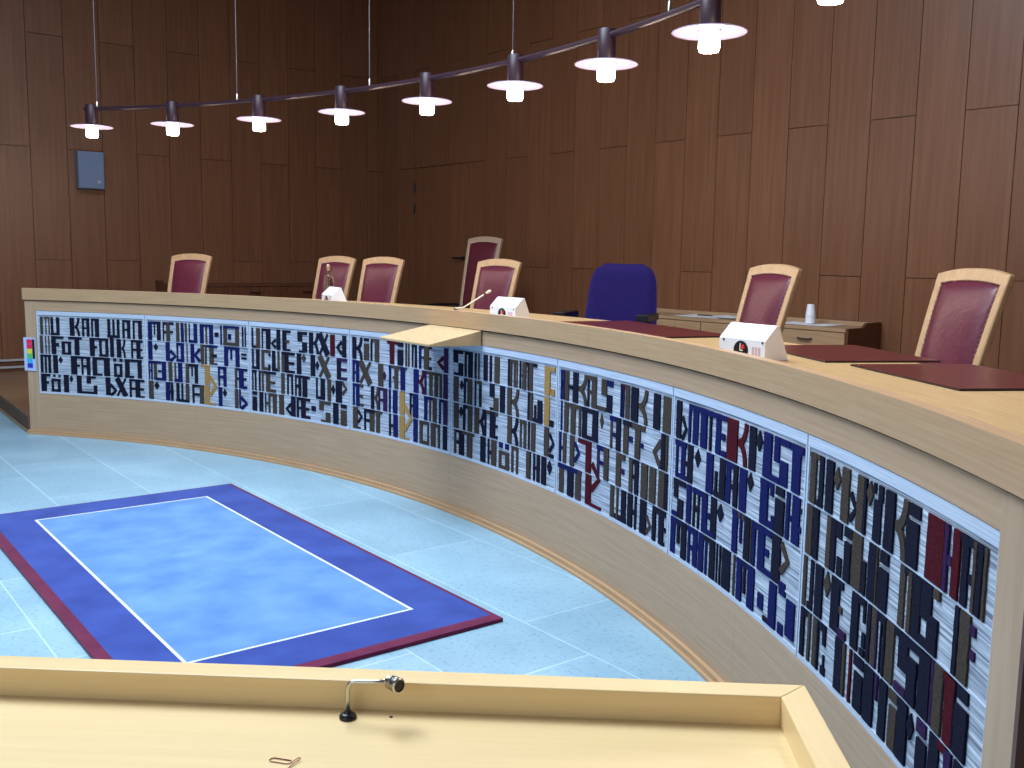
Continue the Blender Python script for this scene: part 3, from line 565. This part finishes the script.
# microphone on the table
mc = empty('table_microphone', (-.2105, 1.2335, SZ+.0003)); tag(mc, 'small bent steel microphone with a round black base on the pale foreground table', 'microphone')
mb = MB(); mb.lathe([(.0115, 0), (.0115, .003), (.009, .006), (.006, .007), (.004, .011)], 24); obj('base', mb, M['black'], mc, 'auto')
hz = .050
pts = [(0, 0, .005), (0, 0, hz-.010)] + [(.010*(1-math.cos(a)), 0, hz-.010+.010*math.sin(a)) for a in [R_(15*k) for k in range(1, 7)]] + [(.034, -.002, hz+.001), (.058, -.004, hz+.003)]
mb = MB(); mb.tube(pts, .0030, 14); obj('stem', mb, M['steel'], mc, True)
hd = Vector((.66, -.74, .06)).normalized(); q = hd.to_track_quat('Z', 'Y').to_matrix().to_4x4()
hM = Matrix.Translation((.055, -.003, hz+.003)) @ q @ Matrix.Scale(1.15, 4)
mb = MB(); mb.lathe([(.004, -.004), (.0068, 0), (.0062, .003), (.0082, .004), (.0082, .008), (.0076, .0085), (.0082, .009), (.0088, .012), (.0088, .019), (.0074, .0205), (.0070, .0205), (.0070, .017)], 24, M=hM, cap=False)
hd_o = obj('microphone_head', mb, M['steel'], mc, 'auto')
mb = MB(); mb.lathe([(.0069, .012), (.0069, .018), (.006, .0192)], 20, M=hM); obj('mesh_cap', mb, M['black'], hd_o, 'auto')
# paper clip
pc = MB()
def arcp(cx, cy, r, a0, a1, n=6): return [(cx+r*math.cos(R_(a0+(a1-a0)*i/n)), cy+r*math.sin(R_(a0+(a1-a0)*i/n)), .0008) for i in range(n+1)]
pc.tube([(.026, .004, .0008)]+[(.004, .0042, .0008)]+arcp(.004, .0, .0042, 90, 270)+[(.024, -.0042, .0008), (.0275, -.002, .001), (.031, .006, .002), (.0335, .009, .003)]+[(.036, .0085, .003), (.034, .002, .002), (.031, -.012, .0012), (.030, -.016, .0008)], .0007, 8)
o = obj('paper_clip', pc, mat('copper wire', (.35, .16, .12), .35, .9), smooth=True); tag(o, 'small bent wire paper clip on the foreground table near its front edge', 'paper clip')
o.location = (-.286, 1.122, SZ+.0002); o.rotation_euler = (0, 0, R_(-14))

# ------------------------------------------------------------------ chairs
def strip(mb, prof, x0f, x1f, th, mi=0):
    """a swept bar: prof = [(y,z)] centre line; x from x0f(i) to x1f(i); thickness th normal to the profile"""
    n = len(prof); v = []
    for i, (y, z) in enumerate(prof):
        a = prof[max(i-1, 0)]; b = prof[min(i+1, n-1)]
        d = Vector((b[0]-a[0], b[1]-a[1])).normalized(); nn = Vector((d.y, -d.x))*th/2
        for x, s in ((x0f(i), -1), (x1f(i), -1), (x1f(i), 1), (x0f(i), 1)): v.append((x, y+nn.x*s, z+nn.y*s))
    f = [(0, 1, 2, 3), ((n-1)*4+3, (n-1)*4+2, (n-1)*4+1, (n-1)*4)]
    for i in range(n-1):
        for k in range(4): f.append((i*4+k, (i+1)*4+k, (i+1)*4+(k+1) % 4, i*4+(k+1) % 4))
    mb.add(v, f, mi)
def back_prof(s, H, seat, lean):
    """0..1 along the back, curving away at the top (+y is behind the chair)"""
    return (.20+lean*(s**1.25), seat+(H-seat)*s)
def make_chair(name, label, H=1.04, W=.385, seat=.46, lean=.15, dark=False, arm=.50):
    t = empty(name)
    tag(t, label, 'chair')
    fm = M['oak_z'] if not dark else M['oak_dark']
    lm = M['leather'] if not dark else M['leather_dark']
    N_ = 14; bd = .036; topb = .048
    pf = [back_prof(i/N_, H, seat, lean) for i in range(N_+1)]
    hw = lambda i: (W/2-.022) + .022*(i/N_)
    mb = MB()
    for s in (-1, 1):
        strip(mb, pf, lambda i: s*hw(i), lambda i: s*(hw(i)-bd), .030)
    # arched top rail and lower rail, made of columns across the width
    def rail2(zlo, zhi, n=16, arch=.028):
        v = []; f = []
        for k in range(n+1):
            u = -1+2*k/n; x = u*(W/2); ar = arch*(1-abs(u)**2.2)
            for z, in ((zlo+ar*.8,), (zhi+ar,)):
                sp = (z-seat)/(H-seat); y = .20+lean*(max(sp, 0)**1.25)
                v += [(x, y-.016, z), (x, y+.016, z)]
        for k in range(n):
            a = k*4; b = a+4
            f += [(a, b, b+2, a+2), (a+1, a+3, b+3, b+1), (a+2, b+2, b+3, a+3), (a, a+1, b+1, b)]
        f += [(0, 2, 3, 1), (n*4, n*4+1, n*4+3, n*4+2)]
        mb.add(v, f)
    rail2(H-topb, H, arch=.026)
    mb.box(-W/2+.03, W/2-.03, .205, .235, seat+.02, seat+.075)
    bf = obj('back_frame', mb, fm, t, 'auto'); bevel(bf, .006, 2, 50)
    # leather panel, gently padded
    mb = MB(); nx, nz = 12, 14; v = []; f = []
    zl, zh = seat+.07, H-topb+.010
    for side in (1, -1):
        for j in range(nz+1):
            for i in range(nx+1):
                u = -1+2*i/nx; z = zl+(zh-zl)*j/nz; 
                if j == nz: z += .024*(1-abs(u)**2.2)*.8
                sp = (z-seat)/(H-seat); y = .20+lean*(sp**1.25)
                pad = .020*(1-u**4)*(1-(2*j/nz-1)**4)
                hx = (W/2-.022+.022*sp)-bd+.006
                v.append((u*hx, y-side*(.010+pad), z))
    K = (nx+1)*(nz+1)
    for sd_ in (0, 1):
        for j in range(nz):
            for i in range(nx):
                a = sd_*K+j*(nx+1)+i; q = (a, a+1, a+nx+2, a+nx+1); f.append(q if sd_ == 0 else q[::-1])
    for i in range(nx): f += [(i, K+i, K+i+1, i+1), (nz*(nx+1)+i, nz*(nx+1)+i+1, K+nz*(nx+1)+i+1, K+nz*(nx+1)+i)]
    for j in range(nz): f += [(j*(nx+1), (j+1)*(nx+1), K+(j+1)*(nx+1), K+j*(nx+1)), (j*(nx+1)+nx, K+j*(nx+1)+nx, K+(j+1)*(nx+1)+nx, (j+1)*(nx+1)+nx)]
    mb.add(v, f); bk = obj('backrest', mb, lm, t, True)
    # nail heads round the leather
    mb = MB()
    def nail(x, z):
        sp = (z-seat)/(H-seat); y = .20+lean*(sp**1.25)
        mb.lathe([(.0055, 0), (.0048, .003), (.002, .005)], 6, M=Matrix.Translation((x, y-.0125, z)) @ Matrix.Rotation(R_(90), 4, 'X'))
    k = int((zh-zl)/.019)
    for i in range(k+1):
        z = zl+(zh-zl)*i/k; sp = (z-seat)/(H-seat); hx = (W/2-.022+.022*sp)-bd+.001
        nail(-hx, z); nail(hx, z)
    for i in range(1, 17):
        u = -1+2*i/17; nail(u*(W/2-bd-.002), zh-.004+.024*(1-abs(u)**2.2)*.8)
    obj('nail_trim', mb, M['brass'], bk)
    # seat, seat frame, legs, arms
    mb = MB(); mb.prism([(-.19, .20), (-.225, -.23), (.225, -.23), (.19, .20)], seat-.055, seat); o = obj('seat', mb, lm, t, True); bevel(o, .02, 3)
    mb = MB()
    for s in (-1, 1): strip(mb, [(-.235, seat-.085), (.20, seat-.085)], lambda i: s*(.236-.02*i), lambda i: s*(.212-.02*i), .06)
    mb.box(-.235, .235, -.245, -.22, seat-.115, seat-.055); mb.box(-.20, .20, .185, .21, seat-.115, seat-.055)
    o = obj('seat_frame', mb, fm, t); bevel(o, .003)
    for sx, sy, dx, dy in ((-1, -1, 0, 0), (1, -1, 0, 0), (-1, 1, 0, .05), (1, 1, 0, .05)):
        x = .222*sx if sy < 0 else .205*sx; y = -.225 if sy < 0 else .215
        mb = MB(); mb.tube([(x, y+dy, 0), (x, y, seat-.06)], [.015, .021], 8); obj('leg', mb, fm, t, 'auto')
    for s in (-1, 1):
        mb = MB(); mb.tube([(s*.222, -.215, seat-.06), (s*.215, -.20, arm-.02)], .014, 8)
        strip(mb, [(-.25, arm), (-.05, arm+.006), (.12, arm), (.24, arm-.004)], lambda i: s*.195, lambda i: s*.235, .024)
        o = obj('armrest', mb, fm if not dark else M['black'], t, 'auto')
    return t
M['oak_dark'] = noisy('darker tall chair wood', (.36, .25, .17), (.44, .31, .21), (40, 40, 3), 2.2, .4)  # slightly darker, greyer wood for the frame of the tall chair
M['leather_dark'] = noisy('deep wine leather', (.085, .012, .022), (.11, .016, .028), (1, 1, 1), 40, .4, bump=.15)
def copy_tree(o, parent=None):
    c = o.copy(); COL.objects.link(c); c.parent = parent
    for ch in list(o.children): copy_tree(ch, c)
    return c
H_CH = 1.005
chair = make_chair('leather_chair', 'x', H=H_CH)
# (x, y) of the middle of the top rail, turn added to facing the centre of the round, label
spots = [(1.885, 4.04, 0, 'oak and burgundy leather chair at the right end of the desk, largest and nearest'),
         (1.375, 5.20, -4, 'oak and burgundy leather chair between the blue office chair and the nearest chair'),
         (-.10, 7.05, 3, 'oak and burgundy leather chair in front of the tall chair by the door'),
         (-1.005, 7.66, 2, 'oak and burgundy leather chair right of the one with the glass bottle before it'),
         (-1.445, 8.12, -4, 'oak and burgundy leather chair behind the glass bottle, turned a little aside'),
         (-2.74, 8.43, 0, 'oak and burgundy leather chair standing alone at the far left of the desk')]
for i, (x, y, da, lab) in enumerate(spots):
    c = chair if i == 0 else copy_tree(chair)
    d = Vector((x-CX, y-CY, 0)); th = math.atan2(d.y, d.x)+R_(da)
    rz = th - math.pi/2          # +y of the chair points away from the centre
    back = Vector((math.cos(th), math.sin(th), 0))
    loc = Vector((x, y, 0)) - back*.35
    c.location = (loc.x, loc.y, .30); c.rotation_euler = (0, 0, rz)
    tag(c, lab, 'chair', 'burgundy leather chairs behind the desk')
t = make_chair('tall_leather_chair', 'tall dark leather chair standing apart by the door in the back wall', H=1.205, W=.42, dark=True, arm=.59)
x, y = -.27, 9.35
th = R_(50); t.location = (x-math.cos(th)*.35, y-math.sin(th)*.35, .30); t.rotation_euler = (0, 0, th-math.pi/2)

# blue office chair
def cushion(mb, w_, h_, d, n=20, m_=16, taper=.84, M_=None, curve=.022):
    """rounded cushion standing in xz, thickness along y"""
    def outline(z):                       # half width at z in 0..1
        e = 1.0
        r_ = .34
        if z > 1-r_: e = max(0, 1-((z-(1-r_))/r_)**3)**.5
        if z < .1: e = .85+.15*z/.1
        return (w_/2)*((taper+(1-taper)*(1-z)))*(.55+.45*e if e < 1 else 1)
    v = []; f = []
    for side in (1, -1):
        for j in range(m_+1):
            z = j/m_; hw_ = outline(z)
            for i in range(n+1):
                u = -1+2*i/n
                th_ = d/2*math.sqrt(max(0, 1-abs(u)**4))*math.sqrt(max(0, 1-abs(2*z-1)**6))
                v.append(Vector((u*hw_, -side*th_+curve*(-(u*u)) , z*h_)))
    K = (n+1)*(m_+1)
    for s in (0, 1):
        for j in range(m_):
            for i in range(n):
                a = s*K+j*(n+1)+i; q = (a, a+1, a+n+2, a+n+1); f.append(q if s == 0 else q[::-1])
    for i in range(n): f += [(i, K+i, K+i+1, i+1), (m_*(n+1)+i, m_*(n+1)+i+1, K+m_*(n+1)+i+1, K+m_*(n+1)+i)]
    for j in range(m_): f += [(j*(n+1), (j+1)*(n+1), K+(j+1)*(n+1), K+j*(n+1)), (j*(n+1)+n, K+j*(n+1)+n, K+(j+1)*(n+1)+n, (j+1)*(n+1)+n)]
    if M_: v = [M_ @ q for q in v]
    mb.add(v, f)
oc = empty('office_chair'); tag(oc, 'blue fabric office chair with black armrests behind the middle of the desk', 'chair')
BL = noisy('royal blue fabric', (.013, .009, .072), (.019, .013, .098), (1, 1, 1), 90, .95, spec=.1, bump=.2)
mb = MB(); cushion(mb, .50, .56, .09, M_=Matrix.Translation((0, .24, .46)) @ Matrix.Rotation(R_(-10), 4, 'X')); obj('backrest', mb, BL, oc, True)
mb = MB(); mb.prism([(-.22, .22), (-.25, 0), (-.23, -.24), (.23, -.24), (.25, 0), (.22, .22)], .42, .50); o = obj('seat', mb, BL, oc, True); bevel(o, .03, 4)
mb = MB(); mb.box(-.20, .20, -.2, .2, .39, .42); mb.box(-.04, .04, .15, .33, .385, .41); mb.box(-.035, .035, .305, .33, .39, .80); obj('seat_shell', mb, M['black'], oc)
mb = MB(); mb.lathe([(.045, .08), (.045, .2), (.025, .2), (.025, .39)], 20); obj('column', mb, M['black'], oc, 'auto')
for s in (-1, 1):
    mb = MB(); mb.tube([(s*.2, 0, .40), (s*.25, 0, .42), (s*.255, 0, .60), (s*.255, -.02, .69)], .016, 8); mb.box(s*.255-.035, s*.255+.035, -.19, .08, .68, .72)
    o = obj('armrest', mb, M['black'], oc); bevel(o, .012, 3)
for k in range(5):
    a = R_(72*k+10); mb = MB(); mb.tube([(0, 0, .11), (.28*math.cos(a), .28*math.sin(a), .075)], [.026, .016], 8); leg = obj('base_leg', mb, M['black'], oc, 'auto')
    cm = MB(); cm.lathe([(.028, -.02), (.03, 0), (.028, .02)], 16, M=Matrix.Translation((.28*math.cos(a), .28*math.sin(a), .0305)) @ Matrix.Rotation(a, 4, 'Z') @ Matrix.Rotation(R_(90), 4, 'X')); obj('castor', cm, M['black'], leg, 'auto')
oc.location = (.585, 6.0, .30); oc.rotation_euler = (0, 0, R_(-22))

# ------------------------------------------------------------------ things on the desk
DZ = 1.0305
def desk_pad(corner, direction, length, depth, label):
    """corner = front right corner seen from the floor; direction along the front edge"""
    d = Vector((*direction, 0)).normalized(); n = Vector((d.y, -d.x, 0))
    if n.dot(Vector((corner[0]-CX, corner[1]-CY, 0))) < 0: n = -n
    o = Vector((*corner, 0)); c = [o, o+d*length, o+d*length+n*depth, o+n*depth]
    ctr = sum(c, Vector())/4
    e = empty('desk_pad', (ctr.x, ctr.y, DZ)); tag(e, label, 'desk pad', 'burgundy desk pads')
    mb = MB(); mb.prism([((p-ctr).x, (p-ctr).y) for p in c], 0, .004); ob = obj('backing', mb, M['black'], e)
    mb = MB(); mb.prism([((p-ctr).x*.99, (p-ctr).y*.99) for p in c], .004, .006); obj('leather_face', mb, M['pad'], e)
desk_pad((1.127, 2.453), (-.147, .989), .57, .40, 'burgundy leather desk pad before the nearest, right-hand chair')
desk_pad((.991, 3.099), (-.16, .985), .56, .40, 'burgundy leather desk pad right of the nearest white box')
desk_pad((.545, 3.93), (-.37, .93), .95, .42, 'burgundy leather desk pad before the blue office chair')

def white_box(x, y, yaw, label):
    e = empty('dial_box', (x, y, DZ), R_(yaw)); tag(e, label, 'box', 'white dial boxes on the desk')
    W_, h1, h2, ee, D = .20, .066, .113, .05, .11
    prof = [(0, 0), (D, 0), (ee+.012, h2), (ee, h2), (0, h1)]
    n = 5; v = [(x_, y_, z_) for x_ in (0, W_) for y_, z_ in prof]
    mb = MB(); mb.add(v, [(0, 1, 2, 3, 4)[::-1], (5, 6, 7, 8, 9)]+[(i, (i+1) % 5, 5+(i+1) % 5, 5+i) for i in range(5)])
    o = obj('housing', mb, M['white'], e); bevel(o, .002, 2)
    RX90 = Matrix.Rotation(R_(90), 4, 'X')
    cx_ = .098
    mb = MB(); mb.lathe([(.030, 0), (.030, .003), (.028, .004)], 32, M=Matrix.Translation((cx_, 0, .030)) @ RX90); dl = obj('dial', mb, M['black'], e, 'auto')
    mb = MB(); mb.box(cx_-.0015, cx_+.0015, -.006, -.0045, .030, .052); mb.box(cx_, cx_+.012, -.006, -.0045, .028, .031); obj('dial_hand', mb, M['white'], dl)
    mb = MB(); mb.prism([(0, 0), (.016, .006), (.012, .018), (.002, .016)], 0, .001, M=Matrix.Translation((cx_+.004, -.0045, .031)) @ RX90); obj('red_mark', mb, mat('red mark', (.7, .03, .02), .5), dl)
    for sx in (.02, W_-.012):
        mb = MB(); mb.lathe([(.004, 0), (.004, .0015), (.002, .0025)], 10, M=Matrix.Translation((sx, 0, h1-.007)) @ RX90); obj('screw', mb, M['black'], e)
    rp_ = mat('faded red print', (.62, .42, .46), .6)
    for j in range(3):
        mb = MB(); mb.box(.145+j*.013, .153+j*.013, -.0012, 0, .012, .044); obj('printed_mark', mb, rp_, e)
    mb = MB(); mb.box(.03, .045, -.0012, 0, .018, .024); obj('printed_mark', mb, rp_, e)
white_box(.686, 3.254, -56.5, 'white sloped box with a round dial, largest and nearest of the three on the desk')
white_box(-.119, 5.02, -50, 'white sloped box with a round dial, in the middle beside the slim cream microphone')
white_box(-1.20, 6.17, -62, 'white sloped box with a round dial, farthest, in front of the glass bottle')

mq = empty('desk_microphone', (-.33, 5.62, DZ)); tag(mq, 'slim cream gooseneck microphone leaning over the curved desk beside the middle white box', 'microphone')
base = Vector((-.33, 5.62, DZ)); tip = Vector((-.13, 5.48, 1.157))
mb = MB(); mb.lathe([(.03, 0), (.03, .006), (.012, .012), (.006, .02)], 24); obj('base', mb, M['black'], mq, 'auto')
dv = tip-base
mb = MB(); mb.tube([(0, 0, .01), (0, 0, .02), dv*.25+Vector((0, 0, -.004)), dv*.86], .0042, 10); obj('stem', mb, M['cream'], mq, True)
mb = MB(); mb.tube([dv*.84, dv*.89], .0068, 12); obj('collar', mb, M['black'], mq, 'auto')
mb = MB(); mb.tube([dv*.89, dv*.93, dv*1.0, dv*1.015], [.0055, .0078, .0078, .0055], 12); obj('microphone_head', mb, M['cream'], mq, 'auto')

gl = mat('clear glass', (.9, .93, 1), .03, trans=1, ior=1.35)
bt = empty('glass_bottle', (*pol(55.7, 6.08).xy, DZ)); tag(bt, 'clear glass water bottle with a stopper behind the farthest white box', 'bottle')
mb = MB(); mb.lathe([(.030, .0), (.033, .004), (.035, .05), (.036, .12), (.033, .15), (.022, .175), (.014, .185), (.013, .200), (.019, .205), (.019, .212)], 24); obj('body', mb, gl, bt, 'auto')
mb = MB(); mb.lathe([(.010, .205), (.012, .213), (.018, .225), (.017, .238), (.008, .246)], 20); obj('stopper', mb, M['steel'], bt, 'auto')

# colour strip card fixed on the left end post
cc = empty('color_card', (*pol(77.66, RD-.006).xy, .585)); tag(cc, 'small card of bright colour patches on the left end post of the desk', 'card')
tt = R_(77.66); cc.rotation_euler = (0, 0, tt-math.pi/2)
def colm(n, c): return mat(n, c, .6)
mb = MB(); mb.box(-.048, .048, -.0015, .0015, -.118, .125); obj('card', mb, colm('pale blue card', (.45, .58, .85)), cc)
pcs = [((.75, .02, .1), .095), ((.75, .02, .12), .06), ((.8, .7, .05), .025), ((.1, .55, .15), -.01), ((.05, .45, .75), -.045), ((.03, .03, .45), -.08)]
for c, z in pcs:
    mb = MB(); mb.box(-.022, .022, -.003, -.0015, z-.0165, z+.0165); mb.box(-.022, .022, .0015, .003, z-.0165, z+.0165); obj('color_patch', mb, colm('patch', c), cc)
mb = MB(); mb.box(.024, .044, -.003, .003, -.03, .112); obj('dark_patch', mb, M['black'], cc)

# ------------------------------------------------------------------ furniture along the walls
def sideboard(origin, ax, length, depth, z0, z1, label, front, end, n_sec, gallery=True):
    """origin on the wall line, x along ax, the front is at -y"""
    e = empty('sideboard', origin.to_tuple()); e.matrix_world = Matrix.Translation(origin) @ Matrix((ax, zu.cross(ax), zu)).transposed().to_4x4()
    tag(e, label, 'sideboard')
    mb = MB(); mb.box(.02, length-.02, -depth+.02, 0, z0+.04, z1-.025); mb.box(.03, length-.03, -depth+.06, 0, z0, z0+.04); obj('carcass', mb, end, e)
    mb = MB(); mb.box(.02, length-.02, -depth-.005, 0, z1-.025, z1); o = obj('top', mb, front, e); bevel(o, .003)
    for a in (0, length-.02):
        mb = MB(); v = [(-depth, z0), (0, z0), (0, z1+.035), (-depth*.45, z1+.035), (-depth*.55, z1+.002), (-depth, z1+.002)]
        vv = [(x, y, z) for x in (a, a+.02) for y, z in v]; mb.add(vv, [tuple(range(5, -1, -1)), tuple(range(6, 12))]+[(i, (i+1) % 6, 6+(i+1) % 6, 6+i) for i in range(6)]); obj('end_panel', mb, end, e)
    if gallery: mb = MB(); mb.box(.02, length-.02, -.02, 0, z1, z1+.03); obj('back_rail', mb, front, e)
    sw = (length-.04)/n_sec
    for i in range(n_sec):
        a = .02+i*sw
        mb = MB(); mb.box(a+.004, a+sw-.004, -depth-.006, -depth+.016, z1-.20, z1-.03); d = obj('drawer', mb, front, e); bevel(d, .002, 1)
        h = MB(); cxm = a+sw/2; h.tube([(cxm-.055, -depth-.005, z1-.085), (cxm-.05, -depth-.028, z1-.09), (cxm+.05, -depth-.028, z1-.09), (cxm+.055, -depth-.005, z1-.085)], .006, 8); obj('handle', h, M['black'], d)
        mb = MB(); mb.box(a+.004, a+sw-.004, -depth-.006, -depth+.016, z0+.045, z1-.206); d = obj('door', mb, front, e); bevel(d, .002, 1)
    return e
SB_R = 6.82     # distance from the corner to the right-hand end of the sideboard
sideboard(CORN - dB*(SB_R-2.6) + Vector((0, 0, 0)) - Vector((math.cos(R_(50.5)), math.sin(R_(50.5)), 0))*.012, -dB, 2.6, .42, .30, .885, 'long oak sideboard with black-handled drawers along the back wall', M['oak_box'], M['dark_wood'], 4)
LN = zu.cross(dL)
sideboard(CORN - dL*2.75 - LN*.012, dL, 1.9, .42, .30, 1.0, 'low dark red brown cabinet in the far corner against the left wall', M['dark_wood'], M['dark_wood'], 3, gallery=False)

# things on the back sideboard; s = distance from the corner, out = distance from the wall
nB = Vector((-math.cos(R_(50.5)), -math.sin(R_(50.5)), 0))
nB = -(zu.cross(-dB))
def onsb(s, out, z=.8855): return CORN - dB*s + nB*out + zu*z
def sheet(s, out, rz, w_, h_, z, name, label, group=None):
    mb = MB(); n = 6; v = []
    for j in range(n+1):
        for i in range(n+1):
            v.append((w_*(i/n-.5), h_*(j/n-.5), .001+.004*((i/n-.5)**2)*((j/n)**2)*4))
    mb.add(v, [(j*(n+1)+i, j*(n+1)+i+1, (j+1)*(n+1)+i+1, (j+1)*(n+1)+i) for j in range(n) for i in range(n)])
    o = obj(name, mb, M['paper']); so = o.modifiers.new('solid', 'SOLIDIFY'); so.thickness = .0012
    p = onsb(s, out, z); o.location = p; o.rotation_euler = (0, 0, math.atan2(-dB.y, -dB.x)+R_(rz)); tag(o, label, 'paper', group)
    return o
sheet(5.38, .20, 4, .42, .297, .886, 'paper_sheet', 'wide white paper sheet lying flat, left on the back sideboard')
sheet(5.60, .19, -14, .30, .21, .8935, 'paper_sheet', 'smaller white paper sheet overlapping the wide one on the back sideboard')
sheet(6.36, .20, 3, .42, .25, .886, 'paper_sheet', 'white paper sheet under the stack of plastic cups')
o = MB(); o.tube([(-.07, 0, 0), (.05, 0, 0), (.07, 0, 0)], [.005, .005, .001], 8)
o = obj('pen', o, M['black']); p = onsb(5.42, .26, .899); o.location = p; o.rotation_euler = (0, 0, math.atan2(-dB.y, -dB.x)+R_(12)); tag(o, 'black pen on the papers on the back sideboard', 'pen')
p = onsb(6.36, .20, .891)
cup = empty('cup_stack', p.to_tuple()); tag(cup, 'stack of white plastic cups on the back sideboard', 'cups')
CW = mat('white plastic cups', (.78, .8, .86), .4)
for k in range(5):
    z = .0135*k
    mb = MB(); mb.lathe([(.036, z), (.036, z+.004), (.035, z+.005), (.0345-.0, z+.014)] if k < 4 else [(.036, z), (.036, z+.004), (.035, z+.005), (.026, z+.085), (.024, z+.087)], 24); obj('cup', mb, CW, cup, 'auto')

# loudspeaker on the left wall
p0 = Vector((-4.372, 10.249, 0))
sp = empty('wall_loudspeaker'); sp.matrix_world = Matrix.Translation(p0 + zu*2.15 - LN*.012) @ Matrix((dL, LN, zu)).transposed().to_4x4()
tag(sp, 'grey blue box loudspeaker mounted on the left wall', 'loudspeaker')
GB = mat('grey blue speaker housing', (.17, .21, .30), .5)
mb = MB(); mb.box(-.125, .125, -.11, 0, -.185, .185); o = obj('housing', mb, GB, sp); bevel(o, .006, 2)
mb = MB(); mb.box(-.113, .113, -.116, -.11, -.173, .173); o = obj('grille', mb, noisy('grey blue speaker cloth', (.15, .20, .31), (.19, .245, .37), (1, 1, 1), 300, .9), sp)
mb = MB(); mb.lathe([(.014, 0), (.014, .003), (.010, .004)], 16, M=Matrix.Translation((.07, -.116, -.115)) @ Matrix.Rotation(R_(90), 4, 'X')); obj('badge', mb, mat('pale badge', (.4, .42, .5), .4), sp)

# ------------------------------------------------------------------ pendant ring of lamps
ring = empty('pendant_light_rail', (*pol(40, 6.08).xy, 2.3)); RL = ring.location.copy()
tag(ring, 'long curved dark rail of disc-shaped pendant lamps hung on thin wires above the desk', 'pendant lamp')
PUR = mat('dark plum lacquered metal', (.032, .013, .021), .45)
DISC = mat('white enamelled disc', (.27, .235, .34), .4)
BULB = mat('glowing bulb', (1, .95, .95), .4, emit=(1, .86, .88), es=14)
RR = lambda t: 6.045+.155*max(0, min(1, (t-24)/50))-.055*max(0, min(1, (24-t)/6.6))
def rp(name, mb, mt, par, smooth='auto'):
    o = obj(name, mb, mt, smooth=smooth); o.data.transform(Matrix.Translation(-RL)); o.parent = par; return o
pts = [pol(t, RR(t), 2.425) for t in [77.3-.9*k for k in range(92)]]
mb = MB(); mb.tube(pts, .016, 10); rp('rail', mb, PUR, ring, True)
for k, t in enumerate([76.8, 70.0, 62.4, 55.0, 47.4, 39.75, 32.3, 24.65, 16.5, 9.0, 1.7]):
    p = pol(t, RR(t)); Tm = Matrix.Translation(p)
    mb = MB(); mb.lathe([(.043, 2.302), (.045, 2.306), (.045, 2.452), (.040, 2.458)], 24, M=Tm); s = rp('lamp', mb, PUR, ring)
    mb = MB(); mb.lathe([(.05, 2.298), (.10, 2.296), (.148, 2.291), (.157, 2.288), (.157, 2.291), (.148, 2.2945), (.10, 2.301), (.05, 2.303)], 40, M=Tm, cap=False); rp('lamp_shade', mb, DISC, s, True)
    mb = MB(); mb.lathe([(.038, 2.298), (.044, 2.290), (.045, 2.225), (.040, 2.212), (.020, 2.209)], 24, M=Tm); b_ = rp('bulb', mb, BULB, s, 'auto')
    pl = bpy.data.lights.new('pendant_lamp_light', 'POINT'); pl.energy = LAMP_POWER; pl.color = LAMP_COLOR; pl.shadow_soft_size = .05
    po = bpy.data.objects.new('pendant_lamp_light', pl); COL.objects.link(po); po.location = (p.x, p.y, 2.17)
for t in (76.3, 64.3, 52.5, 40.0, 27.6, 14, 3):
    p = pol(t, RR(t)); mb = MB(); mb.tube([(p.x, p.y, 2.43), (p.x, p.y, HC)], .0032, 6); w_o = rp('suspension_wire', mb, mat('pale wire', (.35, .33, .38), .4, .6), ring, True)
    mb = MB(); mb.lathe([(.006, 2.435), (.011, 2.44), (.008, 2.475), (.003, 2.485)], 10, M=Matrix.Translation(p)); rp('wire_clamp', mb, M['steel'], w_o)
    if t == 52.5:
        mb = MB(); mb.lathe([(.01, 3.018), (.09, 3.02), (.10, 3.035), (.09, 3.05), (.01, 3.052)], 24, M=Matrix.Translation(p)); rp('wire_disc', mb, mat('pale grey disc', (.32, .32, .34), .5), w_o)
